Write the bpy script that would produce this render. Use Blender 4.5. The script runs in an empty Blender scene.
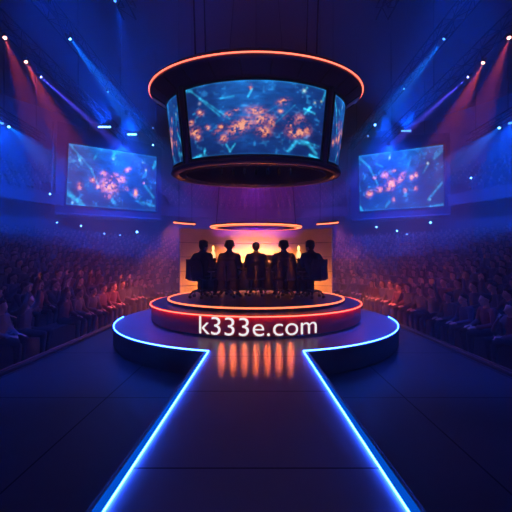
import bpy, bmesh, math, random
import numpy as np
from mathutils import Vector, Matrix, Quaternion
random.seed(7)
rng = np.random.default_rng(11)
sc = bpy.context.scene
COL = sc.collection
PI = math.pi

# ------------------------------------------------------------------ camera
F, HOR, EYE = 315.0, 263.0, 1.5
cam_d = bpy.data.cameras.new('camera')
cam_d.sensor_width = 36.0
cam_d.lens = F / 512 * 36
cam_d.shift_y = (HOR - 256) / 512
cam_d.clip_end = 200
cam = bpy.data.objects.new('camera', cam_d)
COL.objects.link(cam)
cam.location = (0, 0, EYE)
cam.rotation_euler = (PI / 2, 0, 0)
sc.camera = cam

def at(px, py, depth):
    return Vector(((px - 256) * depth / F, depth, EYE - (py - HOR) * depth / F))

# ------------------------------------------------------------------ materials
def mat(name, color, rough=0.5, metal=0.0, noise=0.0, nscale=6.0, bump=0.0, emit=None, estr=0.0, coat=0.0, rvar=0.0):
    m = bpy.data.materials.new(name); m.use_nodes = True
    nt = m.node_tree; N = nt.nodes; L = nt.links
    b = N['Principled BSDF']
    b.inputs['Base Color'].default_value = (*color, 1)
    b.inputs['Roughness'].default_value = rough
    b.inputs['Metallic'].default_value = metal
    b.inputs['Coat Weight'].default_value = coat
    if emit:
        b.inputs['Emission Color'].default_value = (*emit, 1)
        b.inputs['Emission Strength'].default_value = estr
    if noise or bump or rvar:
        tc = N.new('ShaderNodeTexCoord')
        tx = N.new('ShaderNodeTexNoise'); tx.inputs['Scale'].default_value = nscale; tx.inputs['Detail'].default_value = 5
        L.new(tc.outputs['Object'], tx.inputs['Vector'])
        if noise:
            mx = N.new('ShaderNodeMix'); mx.data_type = 'RGBA'
            mx.inputs[6].default_value = (*[c * (1 - noise) for c in color], 1)
            mx.inputs[7].default_value = (*[min(1, c * (1 + noise)) for c in color], 1)
            L.new(tx.outputs['Fac'], mx.inputs[0]); L.new(mx.outputs[2], b.inputs['Base Color'])
        if rvar:
            mr = N.new('ShaderNodeMapRange')
            mr.inputs['To Min'].default_value = max(0.02, rough - rvar); mr.inputs['To Max'].default_value = rough + rvar
            L.new(tx.outputs['Fac'], mr.inputs['Value']); L.new(mr.outputs['Result'], b.inputs['Roughness'])
        if bump:
            bp = N.new('ShaderNodeBump'); bp.inputs['Strength'].default_value = bump; bp.inputs['Distance'].default_value = 0.02
            L.new(tx.outputs['Fac'], bp.inputs['Height']); L.new(bp.outputs['Normal'], b.inputs['Normal'])
    return m

def glow(name, color, strength):
    m = bpy.data.materials.new(name); m.use_nodes = True
    nt = m.node_tree
    nt.nodes.remove(nt.nodes['Principled BSDF'])
    e = nt.nodes.new('ShaderNodeEmission')
    e.inputs['Color'].default_value = (*color, 1); e.inputs['Strength'].default_value = strength
    nt.links.new(e.outputs[0], nt.nodes['Material Output'].inputs['Surface'])
    return m

def panel_mat(name, color, rough, sx, sy, ox, oy, joint=0.006, jdark=0.25):
    """dark sealed floor with thin panel joints every sx, sy metres"""
    m = mat(name, color, rough, noise=0.25, nscale=1.6, rvar=0.07, bump=0.015)
    nt = m.node_tree; N = nt.nodes; L = nt.links
    b = N['Principled BSDF']
    tc = N.new('ShaderNodeTexCoord'); sp = N.new('ShaderNodeSeparateXYZ'); L.new(tc.outputs['Object'], sp.inputs[0])
    def line(sock, s, o):
        a = N.new('ShaderNodeMath'); a.operation = 'ADD'; a.inputs[1].default_value = -o + 1000 * s; L.new(sock, a.inputs[0])
        mo = N.new('ShaderNodeMath'); mo.operation = 'MODULO'; mo.inputs[1].default_value = s; L.new(a.outputs[0], mo.inputs[0])
        c = N.new('ShaderNodeMath'); c.operation = 'LESS_THAN'; c.inputs[1].default_value = joint * 2; L.new(mo.outputs[0], c.inputs[0])
        return c.outputs[0]
    outs = []
    if sx: outs.append(line(sp.outputs[0], sx, ox))
    if sy: outs.append(line(sp.outputs[1], sy, oy))
    s = outs[0]
    if len(outs) > 1:
        mx = N.new('ShaderNodeMath'); mx.operation = 'MAXIMUM'; L.new(outs[0], mx.inputs[0]); L.new(outs[1], mx.inputs[1]); s = mx.outputs[0]
    mix = N.new('ShaderNodeMix'); mix.data_type = 'RGBA'
    old = b.inputs['Base Color'].links[0].from_socket
    L.new(s, mix.inputs[0]); L.new(old, mix.inputs[6]); mix.inputs[7].default_value = (*[c * jdark for c in color], 1)
    L.new(mix.outputs[2], b.inputs['Base Color'])
    oldr = b.inputs['Roughness'].links[0].from_socket
    mr = N.new('ShaderNodeMix'); L.new(s, mr.inputs[0]); L.new(oldr, mr.inputs[2]); mr.inputs[3].default_value = 0.95
    L.new(mr.outputs[0], b.inputs['Roughness'])
    sl = N.new('ShaderNodeMix'); L.new(s, sl.inputs[0]); sl.inputs[2].default_value = 0.4; sl.inputs[3].default_value = 0.0
    L.new(sl.outputs[0], b.inputs['Specular IOR Level'])
    return m

M = dict(
    floor=panel_mat('floor_panels', (0.022, 0.024, 0.034), 0.42, 1.66, 1.75, -1.67, 0.0, 0.007),
    runway=panel_mat('runway_panels', (0.34, 0.32, 0.36), 0.36, 0, 1.06, 0, 1.76, 0.006),
    dais=mat('dais_top', (0.30, 0.29, 0.33), 0.36, noise=0.2, nscale=2, rvar=0.06),
    dais_side=mat('dais_side', (0.03, 0.03, 0.05), 0.45, noise=0.2),
    drum=mat('podium_maroon', (0.62, 0.016, 0.016), 0.55, noise=0.15, nscale=3),
    drumtop=mat('podium_top', (0.07, 0.06, 0.08), 0.33, noise=0.2, nscale=3),
    black=mat('black_metal', (0.012, 0.012, 0.016), 0.4, 0.4, noise=0.3),
    shell=mat('scoreboard_shell', (0.035, 0.033, 0.075), 0.32, 0.3, noise=0.2),
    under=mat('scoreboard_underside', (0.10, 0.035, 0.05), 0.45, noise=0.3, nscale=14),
    truss=mat('truss_black', (0.006, 0.006, 0.007), 0.75, 0.0, noise=0.2),
    wall=mat('wall_dark', (0.10, 0.10, 0.12), 0.8, noise=0.35, nscale=0.7),
    ceil=mat('ceiling_black', (0.012, 0.012, 0.014), 0.9, noise=0.3, nscale=0.5),
    terrace=mat('terrace_concrete', (0.014, 0.014, 0.016), 0.85, noise=0.3, nscale=2),
    fascia=mat('balcony_fascia', (0.09, 0.09, 0.11), 0.5, noise=0.2),
    kerb=mat('kerb_metal', (0.07, 0.07, 0.08), 0.35, 0.6, noise=0.2),
    backdrop=mat('backdrop_panel', (0.42, 0.31, 0.20), 0.55, noise=0.25, nscale=2.2),
    backgap=mat('backdrop_gap', (0.08, 0.05, 0.04), 0.7, noise=0.2),
    desk=mat('desk_black', (0.015, 0.013, 0.016), 0.35, noise=0.3),
    chair=mat('chair_fabric', (0.014, 0.013, 0.018), 0.8, noise=0.4, nscale=60, bump=0.1),
    chairm=mat('chair_metal', (0.06, 0.055, 0.06), 0.3, 0.8, noise=0.1),
    skin=mat('skin', (0.50, 0.29, 0.22), 0.55, noise=0.12, nscale=30),
    suit=mat('suit_dark', (0.012, 0.011, 0.016), 0.8, noise=0.3, nscale=40, bump=0.05),
    trouser=mat('trouser_dark', (0.012, 0.012, 0.015), 0.85, noise=0.3, nscale=40),
    shoe=mat('shoe_black', (0.01, 0.01, 0.01), 0.35, noise=0.2),
    hair=mat('hair_dark', (0.012, 0.009, 0.008), 0.55, noise=0.4, nscale=60, bump=0.3),
    hairb=mat('hair_brown', (0.05, 0.03, 0.02), 0.55, noise=0.4, nscale=60, bump=0.3),
    topa=mat('top_charcoal', (0.05, 0.05, 0.06), 0.85, noise=0.3, nscale=20),
    topb=mat('top_grey', (0.10, 0.095, 0.10), 0.85, noise=0.3, nscale=20),
    topc=mat('top_navy', (0.03, 0.04, 0.09), 0.85, noise=0.3, nscale=20),
    topd=mat('top_maroon', (0.12, 0.03, 0.035), 0.85, noise=0.3, nscale=20),
    glass=mat('lamp_glass', (0.9, 0.7, 0.5), 0.2, emit=(1.0, 0.50, 0.20), estr=2.2),
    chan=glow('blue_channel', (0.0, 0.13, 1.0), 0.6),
    blue=glow('blue_neon', (0.020, 0.088, 1.0), 42.0),
    ember=glow('ember_neon', (1.0, 0.13, 0.08), 3.6),
    rim=glow('rim_neon', (1.0, 0.10, 0.06), 6.0),
    emberhot=glow('ember_neon_bright', (1.0, 0.15, 0.06), 3.2),
    ringlit=glow('ring_light_lit', (1.0, 0.17, 0.07), 4.0),
    letter=glow('letter_white', (1.0, 0.98, 0.98), 0.95),
    lensblue=glow('lens_blue', (0.12, 0.42, 1.0), 12.0),
    lensred=glow('lens_red', (1.0, 0.35, 0.25), 14.0),
    lensviolet=glow('lens_violet', (0.35, 0.38, 1.0), 8.0),
    lensdim=glow('lens_dim_blue', (0.10, 0.38, 1.0), 3.0),
    warmbar=glow('warm_bar_lit', (1.0, 0.40, 0.12), 5.0),
)

for k_ in ('truss', 'suit', 'trouser', 'chair', 'desk', 'hair'): M[k_].node_tree.nodes['Principled BSDF'].inputs['Specular IOR Level'].default_value = 0.12
M['drum'].node_tree.nodes['Principled BSDF'].inputs['Specular IOR Level'].default_value = 0.2
# ------------------------------------------------------------------ mesh helpers
def obj(name, bm, m, parent=None, smooth=False, loc=None):
    me = bpy.data.meshes.new(name)
    if smooth:
        for f in bm.faces: f.smooth = True
    bm.to_mesh(me); bm.free()
    for x in (m if isinstance(m, (list, tuple)) else [m]): me.materials.append(x)
    o = bpy.data.objects.new(name, me); COL.objects.link(o)
    if parent is not None: o.parent = parent
    if loc is not None: o.location = loc
    return o

def thing(name, label, cat, loc=(0, 0, 0), rot=None, group=None):
    o = bpy.data.objects.new(name, None); COL.objects.link(o)
    o.empty_display_size = 0.1
    o.location = loc
    if rot is not None: o.rotation_euler = rot
    tag(o, label, cat, group)
    return o

def tag(o, label=None, cat=None, group=None, kind=None):
    if label: o['label'] = label
    if cat: o['category'] = cat
    if group: o['group'] = group
    if kind: o['kind'] = kind
    return o

def box(bm, x0, x1, y0, y1, z0, z1, bev=0.0):
    r = bmesh.ops.create_cube(bm, size=1, matrix=Matrix.Translation(((x0 + x1) / 2, (y0 + y1) / 2, (z0 + z1) / 2)) @ Matrix.Diagonal((x1 - x0, y1 - y0, z1 - z0, 1)))
    if bev:
        es = list({e for v in r['verts'] for e in v.link_edges})
        bmesh.ops.bevel(bm, geom=es, offset=bev, segments=2, affect='EDGES', profile=0.5)

def frame_of(d):
    d = d.normalized()
    up = Vector((0, 0, 1)) if abs(d.z) < 0.95 else Vector((1, 0, 0))
    a = d.cross(up).normalized(); b = d.cross(a).normalized()
    return a, b

def tube(bm, pts, r, n=8, closed=False, cap=True):
    pts = [Vector(p) for p in pts]
    rs = r if isinstance(r, (list, tuple)) else [r] * len(pts)
    rings = []; pa = None
    for i, p in enumerate(pts):
        if closed: d = pts[(i + 1) % len(pts)] - pts[i - 1]
        elif i == 0: d = pts[1] - p
        elif i == len(pts) - 1: d = p - pts[i - 1]
        else: d = pts[i + 1] - pts[i - 1]
        d.normalize()
        if pa is None: a, b = frame_of(d)
        else:
            a = (pa - d * pa.dot(d))
            a = a.normalized() if a.length > 1e-6 else frame_of(d)[0]
            b = d.cross(a).normalized()
        pa = a
        rings.append([bm.verts.new(p + a * math.cos(2 * PI * k / n) * rs[i] + b * math.sin(2 * PI * k / n) * rs[i]) for k in range(n)])
    m = len(rings)
    for i in range(m if closed else m - 1):
        A, B = rings[i], rings[(i + 1) % m]
        for k in range(n):
            try: bm.faces.new((A[k], A[(k + 1) % n], B[(k + 1) % n], B[k]))
            except ValueError: pass
    if cap and not closed:
        bm.faces.new(rings[0][::-1]); bm.faces.new(rings[-1])
    bmesh.ops.recalc_face_normals(bm, faces=bm.faces)

def lathe(bm, prof, n=96, cx=0.0, cy=0.0, sx=1.0, sy=1.0):
    """profile of (r, z); closed end to end if the ends sit on the axis"""
    rings = []
    for r, z in prof:
        if r < 1e-6: rings.append([bm.verts.new((cx, cy, z))])
        else: rings.append([bm.verts.new((cx + r * sx * math.sin(2 * PI * k / n), cy - r * sy * math.cos(2 * PI * k / n), z)) for k in range(n)])
    for A, B in zip(rings, rings[1:]):
        for k in range(n):
            q = [A[k % len(A)], A[(k + 1) % len(A)], B[(k + 1) % len(B)], B[k % len(B)]]
            q = list(dict.fromkeys(q))
            if len(q) > 2:
                try: bm.faces.new(q)
                except ValueError: pass
    bmesh.ops.recalc_face_normals(bm, faces=bm.faces)

def arc_pts(R, cx, cy, z, a0, a1, n, sy=1.0):
    """angle 0 looks towards the camera (-Y), positive to the right"""
    return [(cx + R * math.sin(a0 + (a1 - a0) * i / n), cy - R * sy * math.cos(a0 + (a1 - a0) * i / n), z) for i in range(n + 1)]

def sweep_box(bm, pts, w_in, w_out, z0, z1, closed=False):
    """box section swept along a level polyline; widths to its two sides"""
    pts = [Vector((p[0], p[1], 0)) for p in pts]; rings = []
    for i, p in enumerate(pts):
        if closed: d = pts[(i + 1) % len(pts)] - pts[i - 1]
        else: d = pts[min(i + 1, len(pts) - 1)] - pts[max(i - 1, 0)]
        d.normalize(); nrm = Vector((d.y, -d.x, 0))
        rings.append([bm.verts.new((q.x, q.y, z)) for q, z in ((p - nrm * w_in, z0), (p + nrm * w_out, z0), (p + nrm * w_out, z1), (p - nrm * w_in, z1))])
    m = len(rings)
    for i in range(m if closed else m - 1):
        A, B = rings[i], rings[(i + 1) % m]
        for k in range(4): bm.faces.new((A[k], A[(k + 1) % 4], B[(k + 1) % 4], B[k]))
    if not closed:
        bm.faces.new(rings[0][::-1]); bm.faces.new(rings[-1])
    bmesh.ops.recalc_face_normals(bm, faces=bm.faces)

def copy_tree(o, parent=None):
    c = o.copy(); COL.objects.link(c)
    if parent is not None: c.parent = parent
    for ch in list(o.children): copy_tree(ch, c)
    return c

def place_copy(o, loc, rot, label, group=None):
    c = copy_tree(o); c.location = loc; c.rotation_euler = rot; c['label'] = label
    if group: c['group'] = group
    elif 'group' in c: del c['group']
    return c

def light(name, kind, loc, color, energy, target=None, size=0.1, angle=None, blend=0.5, parent=None):
    d = bpy.data.lights.new(name, kind); d.color = color; d.energy = energy
    if kind == 'SPOT':
        d.spot_size = angle; d.spot_blend = blend; d.shadow_soft_size = size
    elif kind == 'POINT': d.shadow_soft_size = size
    o = bpy.data.objects.new(name, d); COL.objects.link(o); o.location = loc
    if target is not None:
        o.rotation_euler = (Vector(target) - Vector(loc)).to_track_quat('-Z', 'Y').to_euler()
    return o

# ------------------------------------------------------------------ the room
CY, CPY = 12.0, 6.85          # centre of the bowl's curved end; centre of the round stage
ROWS, PITCH, RISE, R0, Z0 = 19, 0.85, 0.187, 3.9, -0.33

def u_path(r, y0=-3.0, n=40):
    return [(-r, y0), (-r, 4.0), (-r, 8.0)] + [(-r * math.cos(PI * i / n), CY + r * math.sin(PI * i / n)) for i in range(n + 1)] + [(r, 8.0), (r, 4.0), (r, y0)]

def u_sweep(bm, prof):
    rings = [[bm.verts.new((x, y, z)) for x, y in u_path(r)] for r, z in prof]
    for A, B in zip(rings, rings[1:]):
        for k in range(len(A) - 1): bm.faces.new((A[k], A[k + 1], B[k + 1], B[k]))

bm = bmesh.new(); box(bm, -3.45, 3.45, -3, 15.4, -0.33, 0.0)
tag(obj('floor', bm, M['floor']), kind='structure', label='dark glossy panelled arena floor around the stage')
prof = [(3.45, Z0 - 0.005)]
for k in range(ROWS):
    r, z = R0 + k * PITCH, Z0 + k * RISE
    prof += [(r, z), (r + 0.42, z), (r + 0.42, z + 0.42), (r + PITCH, z + 0.42)]
bm = bmesh.new(); u_sweep(bm, prof)
tag(obj('floor_terrace', bm, M['terrace']), kind='structure', label='stepped terrace of benches under the crowd')
rw = R0 + ROWS * PITCH + 0.25
zt = Z0 + ROWS * RISE
bm = bmesh.new(); u_sweep(bm, [(rw - 0.3, zt), (rw, zt), (rw, 6.0), (19.0, 5.9), (19.0, 6.0)])
tag(obj('wall_bowl', bm, M['wall']), kind='structure', label='dark bowl wall behind the last row under the balcony')
bm = bmesh.new(); u_sweep(bm, [(19.0, 5.85), (18.9, 5.85), (18.9, 6.62), (18.84, 6.62), (18.84, 6.72), (19.05, 6.72), (19.05, 6.3)])
tag(obj('trim_1', bm, M['fascia']), kind='structure', label='balcony edge fascia around the bowl')
up = []
for k in range(9):
    r, z = 19.05 + k * 0.8, 6.3 + k * 0.42
    up += [(r, z), (r + 0.42, z), (r + 0.42, z + 0.40), (r + 0.8, z + 0.40)]
bm = bmesh.new(); u_sweep(bm, up)
tag(obj('floor_balcony', bm, M['terrace']), kind='structure', label='stepped upper balcony of the bowl')
bm = bmesh.new(); u_sweep(bm, [(26.25, 9.5), (26.5, 9.5), (26.5, 16.0)])
tag(obj('wall_back', bm, M['wall']), kind='structure', label='high outer wall of the arena')
bm = bmesh.new(); box(bm, -27, 27, -3, 39, 16.0, 16.3)
tag(obj('ceiling', bm, M['ceil']), kind='structure', label='black arena ceiling')
for s in (-1, 1):
    bm = bmesh.new()
    box(bm, min(s * 3.36, s * 3.45), max(s * 3.36, s * 3.45), -3, 14.5, 0.0, 0.05, 0.006)
    tube(bm, [(s * 3.40, -3, 0.062), (s * 3.40, 14.5, 0.062)], 0.014, 6)
    tag(obj('trim_2' if s < 0 else 'trim_3', bm, M['kerb']), kind='structure', label='thin metal kerb between floor and audience')

# ------------------------------------------------------------------ stage: dais, runway, podium
DZ = 0.35
RD, RP, RI = 2.83, 2.16, 1.84
HW0, HW1 = 0.615, 0.70       # half distance between the runway strips, far and near
a_cut = math.asin(HW0 / RD)
dais = thing('stage_dais', 'wide round dark blue dais under the maroon podium, blue neon edge', 'stage', (0, CPY, 0))
bm = bmesh.new(); lathe(bm, [(0, DZ), (RD - 0.004, DZ), (RD, DZ - 0.004), (RD, DZ - 0.03)], 160); obj('deck', bm, M['dais'], dais, False)
bm = bmesh.new(); lathe(bm, [(RD, DZ - 0.03), (RD, 0.05), (RD - 0.04, 0.05), (RD - 0.04, 0.0), (0, 0.0)], 160); obj('side_panel', bm, M['dais_side'], dais, True)
yf = CPY - math.sqrt(RD ** 2 - HW0 ** 2)
for s in (-1, 1):
    bm = bmesh.new(); tube(bm, arc_pts(RD - 0.008, 0, 0, DZ + 0.008, s * (a_cut + 0.004), s * 1.52, 60), 0.0078, 8)
    obj('edge_light', bm, M['blue'], dais, True)

run = thing('runway', 'raised dark runway leading up to the podium between two blue neon strips', 'stage', (0, 0, 0))
y0r = 0.2
def hw(y): return HW0 + (HW1 - HW0) * (yf - y) / (yf - 1.43)
LIP = 0.096
bm = bmesh.new()
he = hw(yf) + LIP * 0.55
ends = [(he * (1 - 2 * i / 16), CPY - math.sqrt((RD + 0.0012) ** 2 - (he * (1 - 2 * i / 16)) ** 2), DZ) for i in range(17)]
top = [bm.verts.new(p) for p in [(-hw(y0r) - LIP, y0r, DZ), (hw(y0r) + LIP, y0r, DZ)] + ends]
bot = [bm.verts.new((v.co.x, v.co.y, 0.0)) for v in top]
bm.faces.new(top); bm.faces.new(bot[::-1])
for k in range(len(top)): bm.faces.new((top[k], bot[k], bot[(k + 1) % len(top)], top[(k + 1) % len(top)]))
bmesh.ops.recalc_face_normals(bm, faces=bm.faces)
obj('deck', bm, M['runway'], run)
for s in (-1, 1):
    bm = bmesh.new(); tube(bm, [(s * hw(y0r), y0r, DZ + 0.011), (s * hw(1.5), 1.5, DZ + 0.011), (s * hw(yf), yf - 0.002, DZ + 0.011)], [0.005, 0.0056, 0.0078], 8)
    obj('edge_light', bm, M['blue'], run, True)
    bm = bmesh.new()
    p0 = Vector((s * (hw(y0r) + LIP), y0r, 0)); p1 = Vector((s * (hw(yf) + LIP * 0.55), yf, 0))
    sweep_box(bm, [p0, p1], 0.003, 0.003, DZ - 0.02, DZ + 0.014)
    obj('edge_trim', bm, M['kerb'], run)
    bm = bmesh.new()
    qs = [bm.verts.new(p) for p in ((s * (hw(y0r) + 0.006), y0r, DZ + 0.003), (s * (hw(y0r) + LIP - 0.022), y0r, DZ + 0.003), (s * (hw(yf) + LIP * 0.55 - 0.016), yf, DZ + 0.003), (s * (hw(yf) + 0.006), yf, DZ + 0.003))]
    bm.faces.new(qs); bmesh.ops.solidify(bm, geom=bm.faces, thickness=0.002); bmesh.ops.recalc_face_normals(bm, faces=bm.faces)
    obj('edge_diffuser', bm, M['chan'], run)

pod = thing('podium', 'round maroon podium with glowing red rim, white lettering across its front', 'podium', (0, CPY, DZ))
PB, PT = 0.045, 0.365            # drum bottom and top, above the dais
bm = bmesh.new(); lathe(bm, [(RP - 0.45, PB), (RP - 0.01, PB), (RP, PB + 0.012), (RP, PT - 0.02), (RP - 0.02, PT)], 160); obj('drum', bm, M['drum'], pod, True)
bm = bmesh.new(); lathe(bm, [(RP - 0.02, PT), (RI + 0.02, PT), (RI + 0.02, PT + 0.05), (RI - 0.02, PT + 0.06), (0, PT + 0.06)], 160); obj('top_panel', bm, M['drumtop'], pod)
bm = bmesh.new(); lathe(bm, [(RP - 0.40, 0.002), (RP - 0.40, PB + 0.01)], 160); obj('plinth', bm, M['black'], pod, True)
bm = bmesh.new(); tube(bm, arc_pts(RP + 0.022, 0, 0, PT - 0.014, 0, 2 * PI, 160)[:-1], 0.008, 8, True); obj('rim_light', bm, M['rim'], pod, True)
bm = bmesh.new(); tube(bm, arc_pts(RI, 0, 0, PT + 0.062, 0, 2 * PI, 160)[:-1], 0.015, 8, True); obj('inner_ring_light', bm, M['emberhot'], pod, True)
bm = bmesh.new(); tube(bm, arc_pts(RI - 0.33, 0, 0, PT + 0.0605, -2.0, 2.0, 120), 0.004, 6); obj('inlay_line', bm, M['kerb'], pod, True)
# lettering wrapped on the drum's front
cu = bpy.data.curves.new('lettering', 'FONT'); cu.body = 'k333e.com'; cu.size = 1.0; cu.extrude = 0.004; cu.resolution_u = 6; cu.offset = -0.007
tmp = bpy.data.objects.new('tmp_text', cu); COL.objects.link(tmp)
dg = bpy.context.evaluated_depsgraph_get()
me = bpy.data.meshes.new_from_object(tmp.evaluated_get(dg))
bpy.data.objects.remove(tmp)
bm = bmesh.new(); bm.from_mesh(me); bpy.data.meshes.remove(me)
bmesh.ops.triangulate(bm, faces=bm.faces)
xs = [v.co.x for v in bm.verts]; ys = [v.co.y for v in bm.verts]
x0, x1, yk = min(xs), max(xs), max(ys)
Wt, Ht, XC = 1.87, 0.272, 0.036
for v in bm.verts:
    sarc = (v.co.x - x0) / (x1 - x0) * Wt - Wt / 2 + XC
    a = sarc / RP * 1.0
    rr = RP + 0.008 + v.co.z
    v.co = Vector((rr * math.sin(a), -rr * math.cos(a), 0.062 + v.co.y / yk * Ht))
obj('lettering', bm, M['letter'], pod)['label'] = 'white website lettering across the podium front'

# ------------------------------------------------------------------ screen pictures
def vnoise(u, v, f, seed):
    g = np.random.default_rng(seed).random((int(f * 3.2) + 6, int(f * 3.2) + 6))
    x, y = u * f, v * f * 0.6
    xi, yi = x.astype(int), y.astype(int); xf, yf_ = x - xi, y - yi
    xf = xf * xf * (3 - 2 * xf); yf_ = yf_ * yf_ * (3 - 2 * yf_)
    return (g[yi, xi] * (1 - xf) + g[yi, xi + 1] * xf) * (1 - yf_) + (g[yi + 1, xi] * (1 - xf) + g[yi + 1, xi + 1] * xf) * yf_

def seg(u, v, a, b, w, asp=1.75):
    ax, ay, bx, by = a[0] * asp, a[1], b[0] * asp, b[1]
    px, py = u * asp - ax, v - ay; dx, dy = bx - ax, by - ay
    t = np.clip((px * dx + py * dy) / (dx * dx + dy * dy + 1e-9), 0, 1)
    d = np.hypot(px - t * dx, py - t * dy)
    return np.exp(-(d / w) ** 2)

def picture(u, v, blobs, lines, sparks, seed):
    n1 = vnoise(u, v, 5, seed); n2 = vnoise(u, v, 14, seed + 1); n3 = vnoise(u, v, 55, seed + 2); n4 = vnoise(u, v, 110, seed + 3)
    base = np.exp(-((u - 0.48) / 0.42) ** 2) * np.clip(1.05 - v * 0.85, 0, 1)
    n5 = vnoise(u + 0.35 * v, v * 2.6 - 0.5 * u + 0.6, 26, seed + 5)
    lum = (0.20 + 0.95 * base) * (0.60 + 0.8 * n1) * (0.65 + 0.7 * n2) * (0.7 + 0.6 * n5)
    col = np.stack([0.004 + 0.006 * lum, 0.008 + 0.085 * lum ** 1.3, 0.05 + 0.36 * lum], -1)
    dust = np.clip(n3 * n2 - 0.42, 0, 1) * 2.0
    col += dust[..., None] * np.array([0.02, 0.25, 0.5])
    for a, b, w, s in lines:
        k = seg(u, v, a, b, w) * (0.35 + 0.9 * n3) * s
        col += k[..., None] * np.array([0.03, 0.50, 0.72])
    o = np.zeros_like(u)
    for bx, by, rx, ry, ang, s in blobs:
        dx, dy = (u - bx) * 1.75, v - by
        c, sn = math.cos(ang), math.sin(ang)
        p, q = (dx * c + dy * sn) / rx, (-dx * sn + dy * c) / ry
        o = np.maximum(o, np.exp(-(p * p + q * q)) * s)
    tex = np.clip((0.55 * n3 + 0.55 * n4 + 0.35 * n2 - 0.52) * 3.2, 0, 1.3)
    k = np.clip(o ** 1.6 * tex * 1.3, 0, 1.2)
    warm = np.stack([0.85 * k, 0.17 * k + 0.12 * k ** 3, 0.09 * k + 0.04 * k ** 3], -1)
    col = col * (1 - 0.65 * np.clip(k, 0, 1))[..., None] + warm
    for sx, sy, r, c in sparks:
        d = np.hypot((u - sx) * 1.75, v - sy)
        col += np.exp(-(d / r) ** 2)[..., None] * np.array(c)
    edge = np.exp(-(v / 0.02) ** 2) + 0.6 * np.exp(-((1 - v) / 0.018) ** 2) + 0.4 * np.exp(-(u / 0.008) ** 2)
    col += (edge * (0.3 + 0.7 * n2))[..., None] * np.array([0.01, 0.22, 0.42])
    return col

def screen_mat(name, strength):
    m = bpy.data.materials.new(name); m.use_nodes = True; nt = m.node_tree
    nt.nodes.remove(nt.nodes['Principled BSDF'])
    a = nt.nodes.new('ShaderNodeVertexColor'); a.layer_name = 'picture'
    e = nt.nodes.new('ShaderNodeEmission'); e.inputs['Strength'].default_value = strength
    nt.links.new(a.outputs['Color'], e.inputs['Color'])
    nt.links.new(e.outputs[0], nt.nodes['Material Output'].inputs['Surface'])
    return m

def screen_mesh(name, fn, nu, nv, colfn, m, parent, thick):
    """display surface fn(u, v) with a picture; v runs down. A shallow body behind it gives it depth."""
    U, V = np.meshgrid(np.linspace(0, 1, nu + 1), np.linspace(0, 1, nv + 1))
    P = fn(U.ravel(), V.ravel())
    idx = np.arange((nu + 1) * (nv + 1)).reshape(nv + 1, nu + 1)
    faces = np.stack([idx[1:, :-1], idx[1:, 1:], idx[:-1, 1:], idx[:-1, :-1]], -1).reshape(-1, 4)
    me = bpy.data.meshes.new(name)
    me.from_pydata(P.tolist(), [], faces.tolist()); me.update()
    c = colfn(U.ravel(), V.ravel())
    at_ = me.color_attributes.new('picture', 'FLOAT_COLOR', 'POINT')
    at_.data.foreach_set('color', np.concatenate([c, np.ones((len(c), 1))], 1).astype(np.float32).ravel())
    me.materials.append(m)
    o = bpy.data.objects.new(name, me); COL.objects.link(o)
    if parent: o.parent = parent
    return o

B = lambda x, y, rx, ry=None, ang=0.0, s=1.0: (x, y, rx, ry or rx, ang, s)
main_blobs = [B(.03, .48, .05, .04), B(.055, .62, .09, .06), B(.085, .70, .05, .05), B(.17, .59, .035), B(.12, .37, .05, .04, .4), B(.27, .60, .04, .03), B(.285, .76, .06, .05, -.7),
              B(.40, .61, .17, .085, -.55, 1.25), B(.325, .44, .05, .035, -.4), B(.37, .38, .04, .025), B(.50, .41, .11, .06, .1), B(.53, .52, .10, .07, -.7), B(.55, .68, .08, .08, -.3, 1.1), B(.60, .55, .06, .10, -.2, .8),
              B(.67, .27, .07, .045, -.5), B(.655, .40, .03), B(.72, .55, .07, .08), B(.75, .69, .09, .06, .3, 1.1), B(.80, .67, .06, .06, -.3, 1.25), B(.79, .48, .08, .07, 0, .7), B(.85, .63, .07, .08, 0, .8), B(.465, .10, .022, .04), B(.24, .66, .06, .03, -.4, .7)]
main_lines = [((.05, .04), (.33, .50), .012, .6), ((.12, .17), (.265, .45), .012, .6), ((.0, .02), (.06, .04), .02, .8), ((.72, .94), (.775, .80), .022, .9), ((.775, .80), (.86, .80), .03, .7), ((.86, .80), (.95, .93), .025, .7), ((.89, .965), (.97, .995), .018, 1.6),
              ((.82, .33), (.905, .37), .014, 1.6), ((.825, .40), (.87, .29), .014, 1.6), ((.30, .85), (.325, .95), .012, 1.0), ((.325, .95), (.36, .85), .012, .8), ((.025, 1.0), (.10, .97), .02, 1.6), ((.128, .97), (.135, .88), .014, 1.0), ((.80, .12), (.83, .04), .014, .9), ((.97, .16), (.985, .04), .018, .8), ((.28, .22), (.36, .20), .014, .7), ((.45, .22), (.475, .12), .012, 1.2), ((.60, .62), (.75, .30), .01, .25), ((.80, .77), (.97, .82), .012, .5), ((.43, .60), (.66, .30), .008, .2)]
main_sparks = [(.81, .09, .02, (.6, .6, .25)), (.90, .22, .015, (.5, .5, .2)), (.955, .18, .015, (.4, .5, .2)), (.12, .36, .016, (.6, .35, .2)), (.17, .60, .014, (.5, .3, .15)), (.12, .24, .02, (.3, .3, .35))]
left_blobs = [B(.44, .62, .17, .13, 0, 1.25), B(.38, .43, .07, .05), B(.27, .55, .07, .06), B(.13, .68, .05, .06), B(.32, .66, .06, .04), B(.575, .49, .10, .07, -.3), B(.65, .31, .08, .04, -.5), B(.63, .65, .06, .04), B(.75, .70, .05, .07), B(.50, .44, .10, .05), B(.85, .50, .03), B(.43, .80, .08, .05, 0, .9)]
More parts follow.
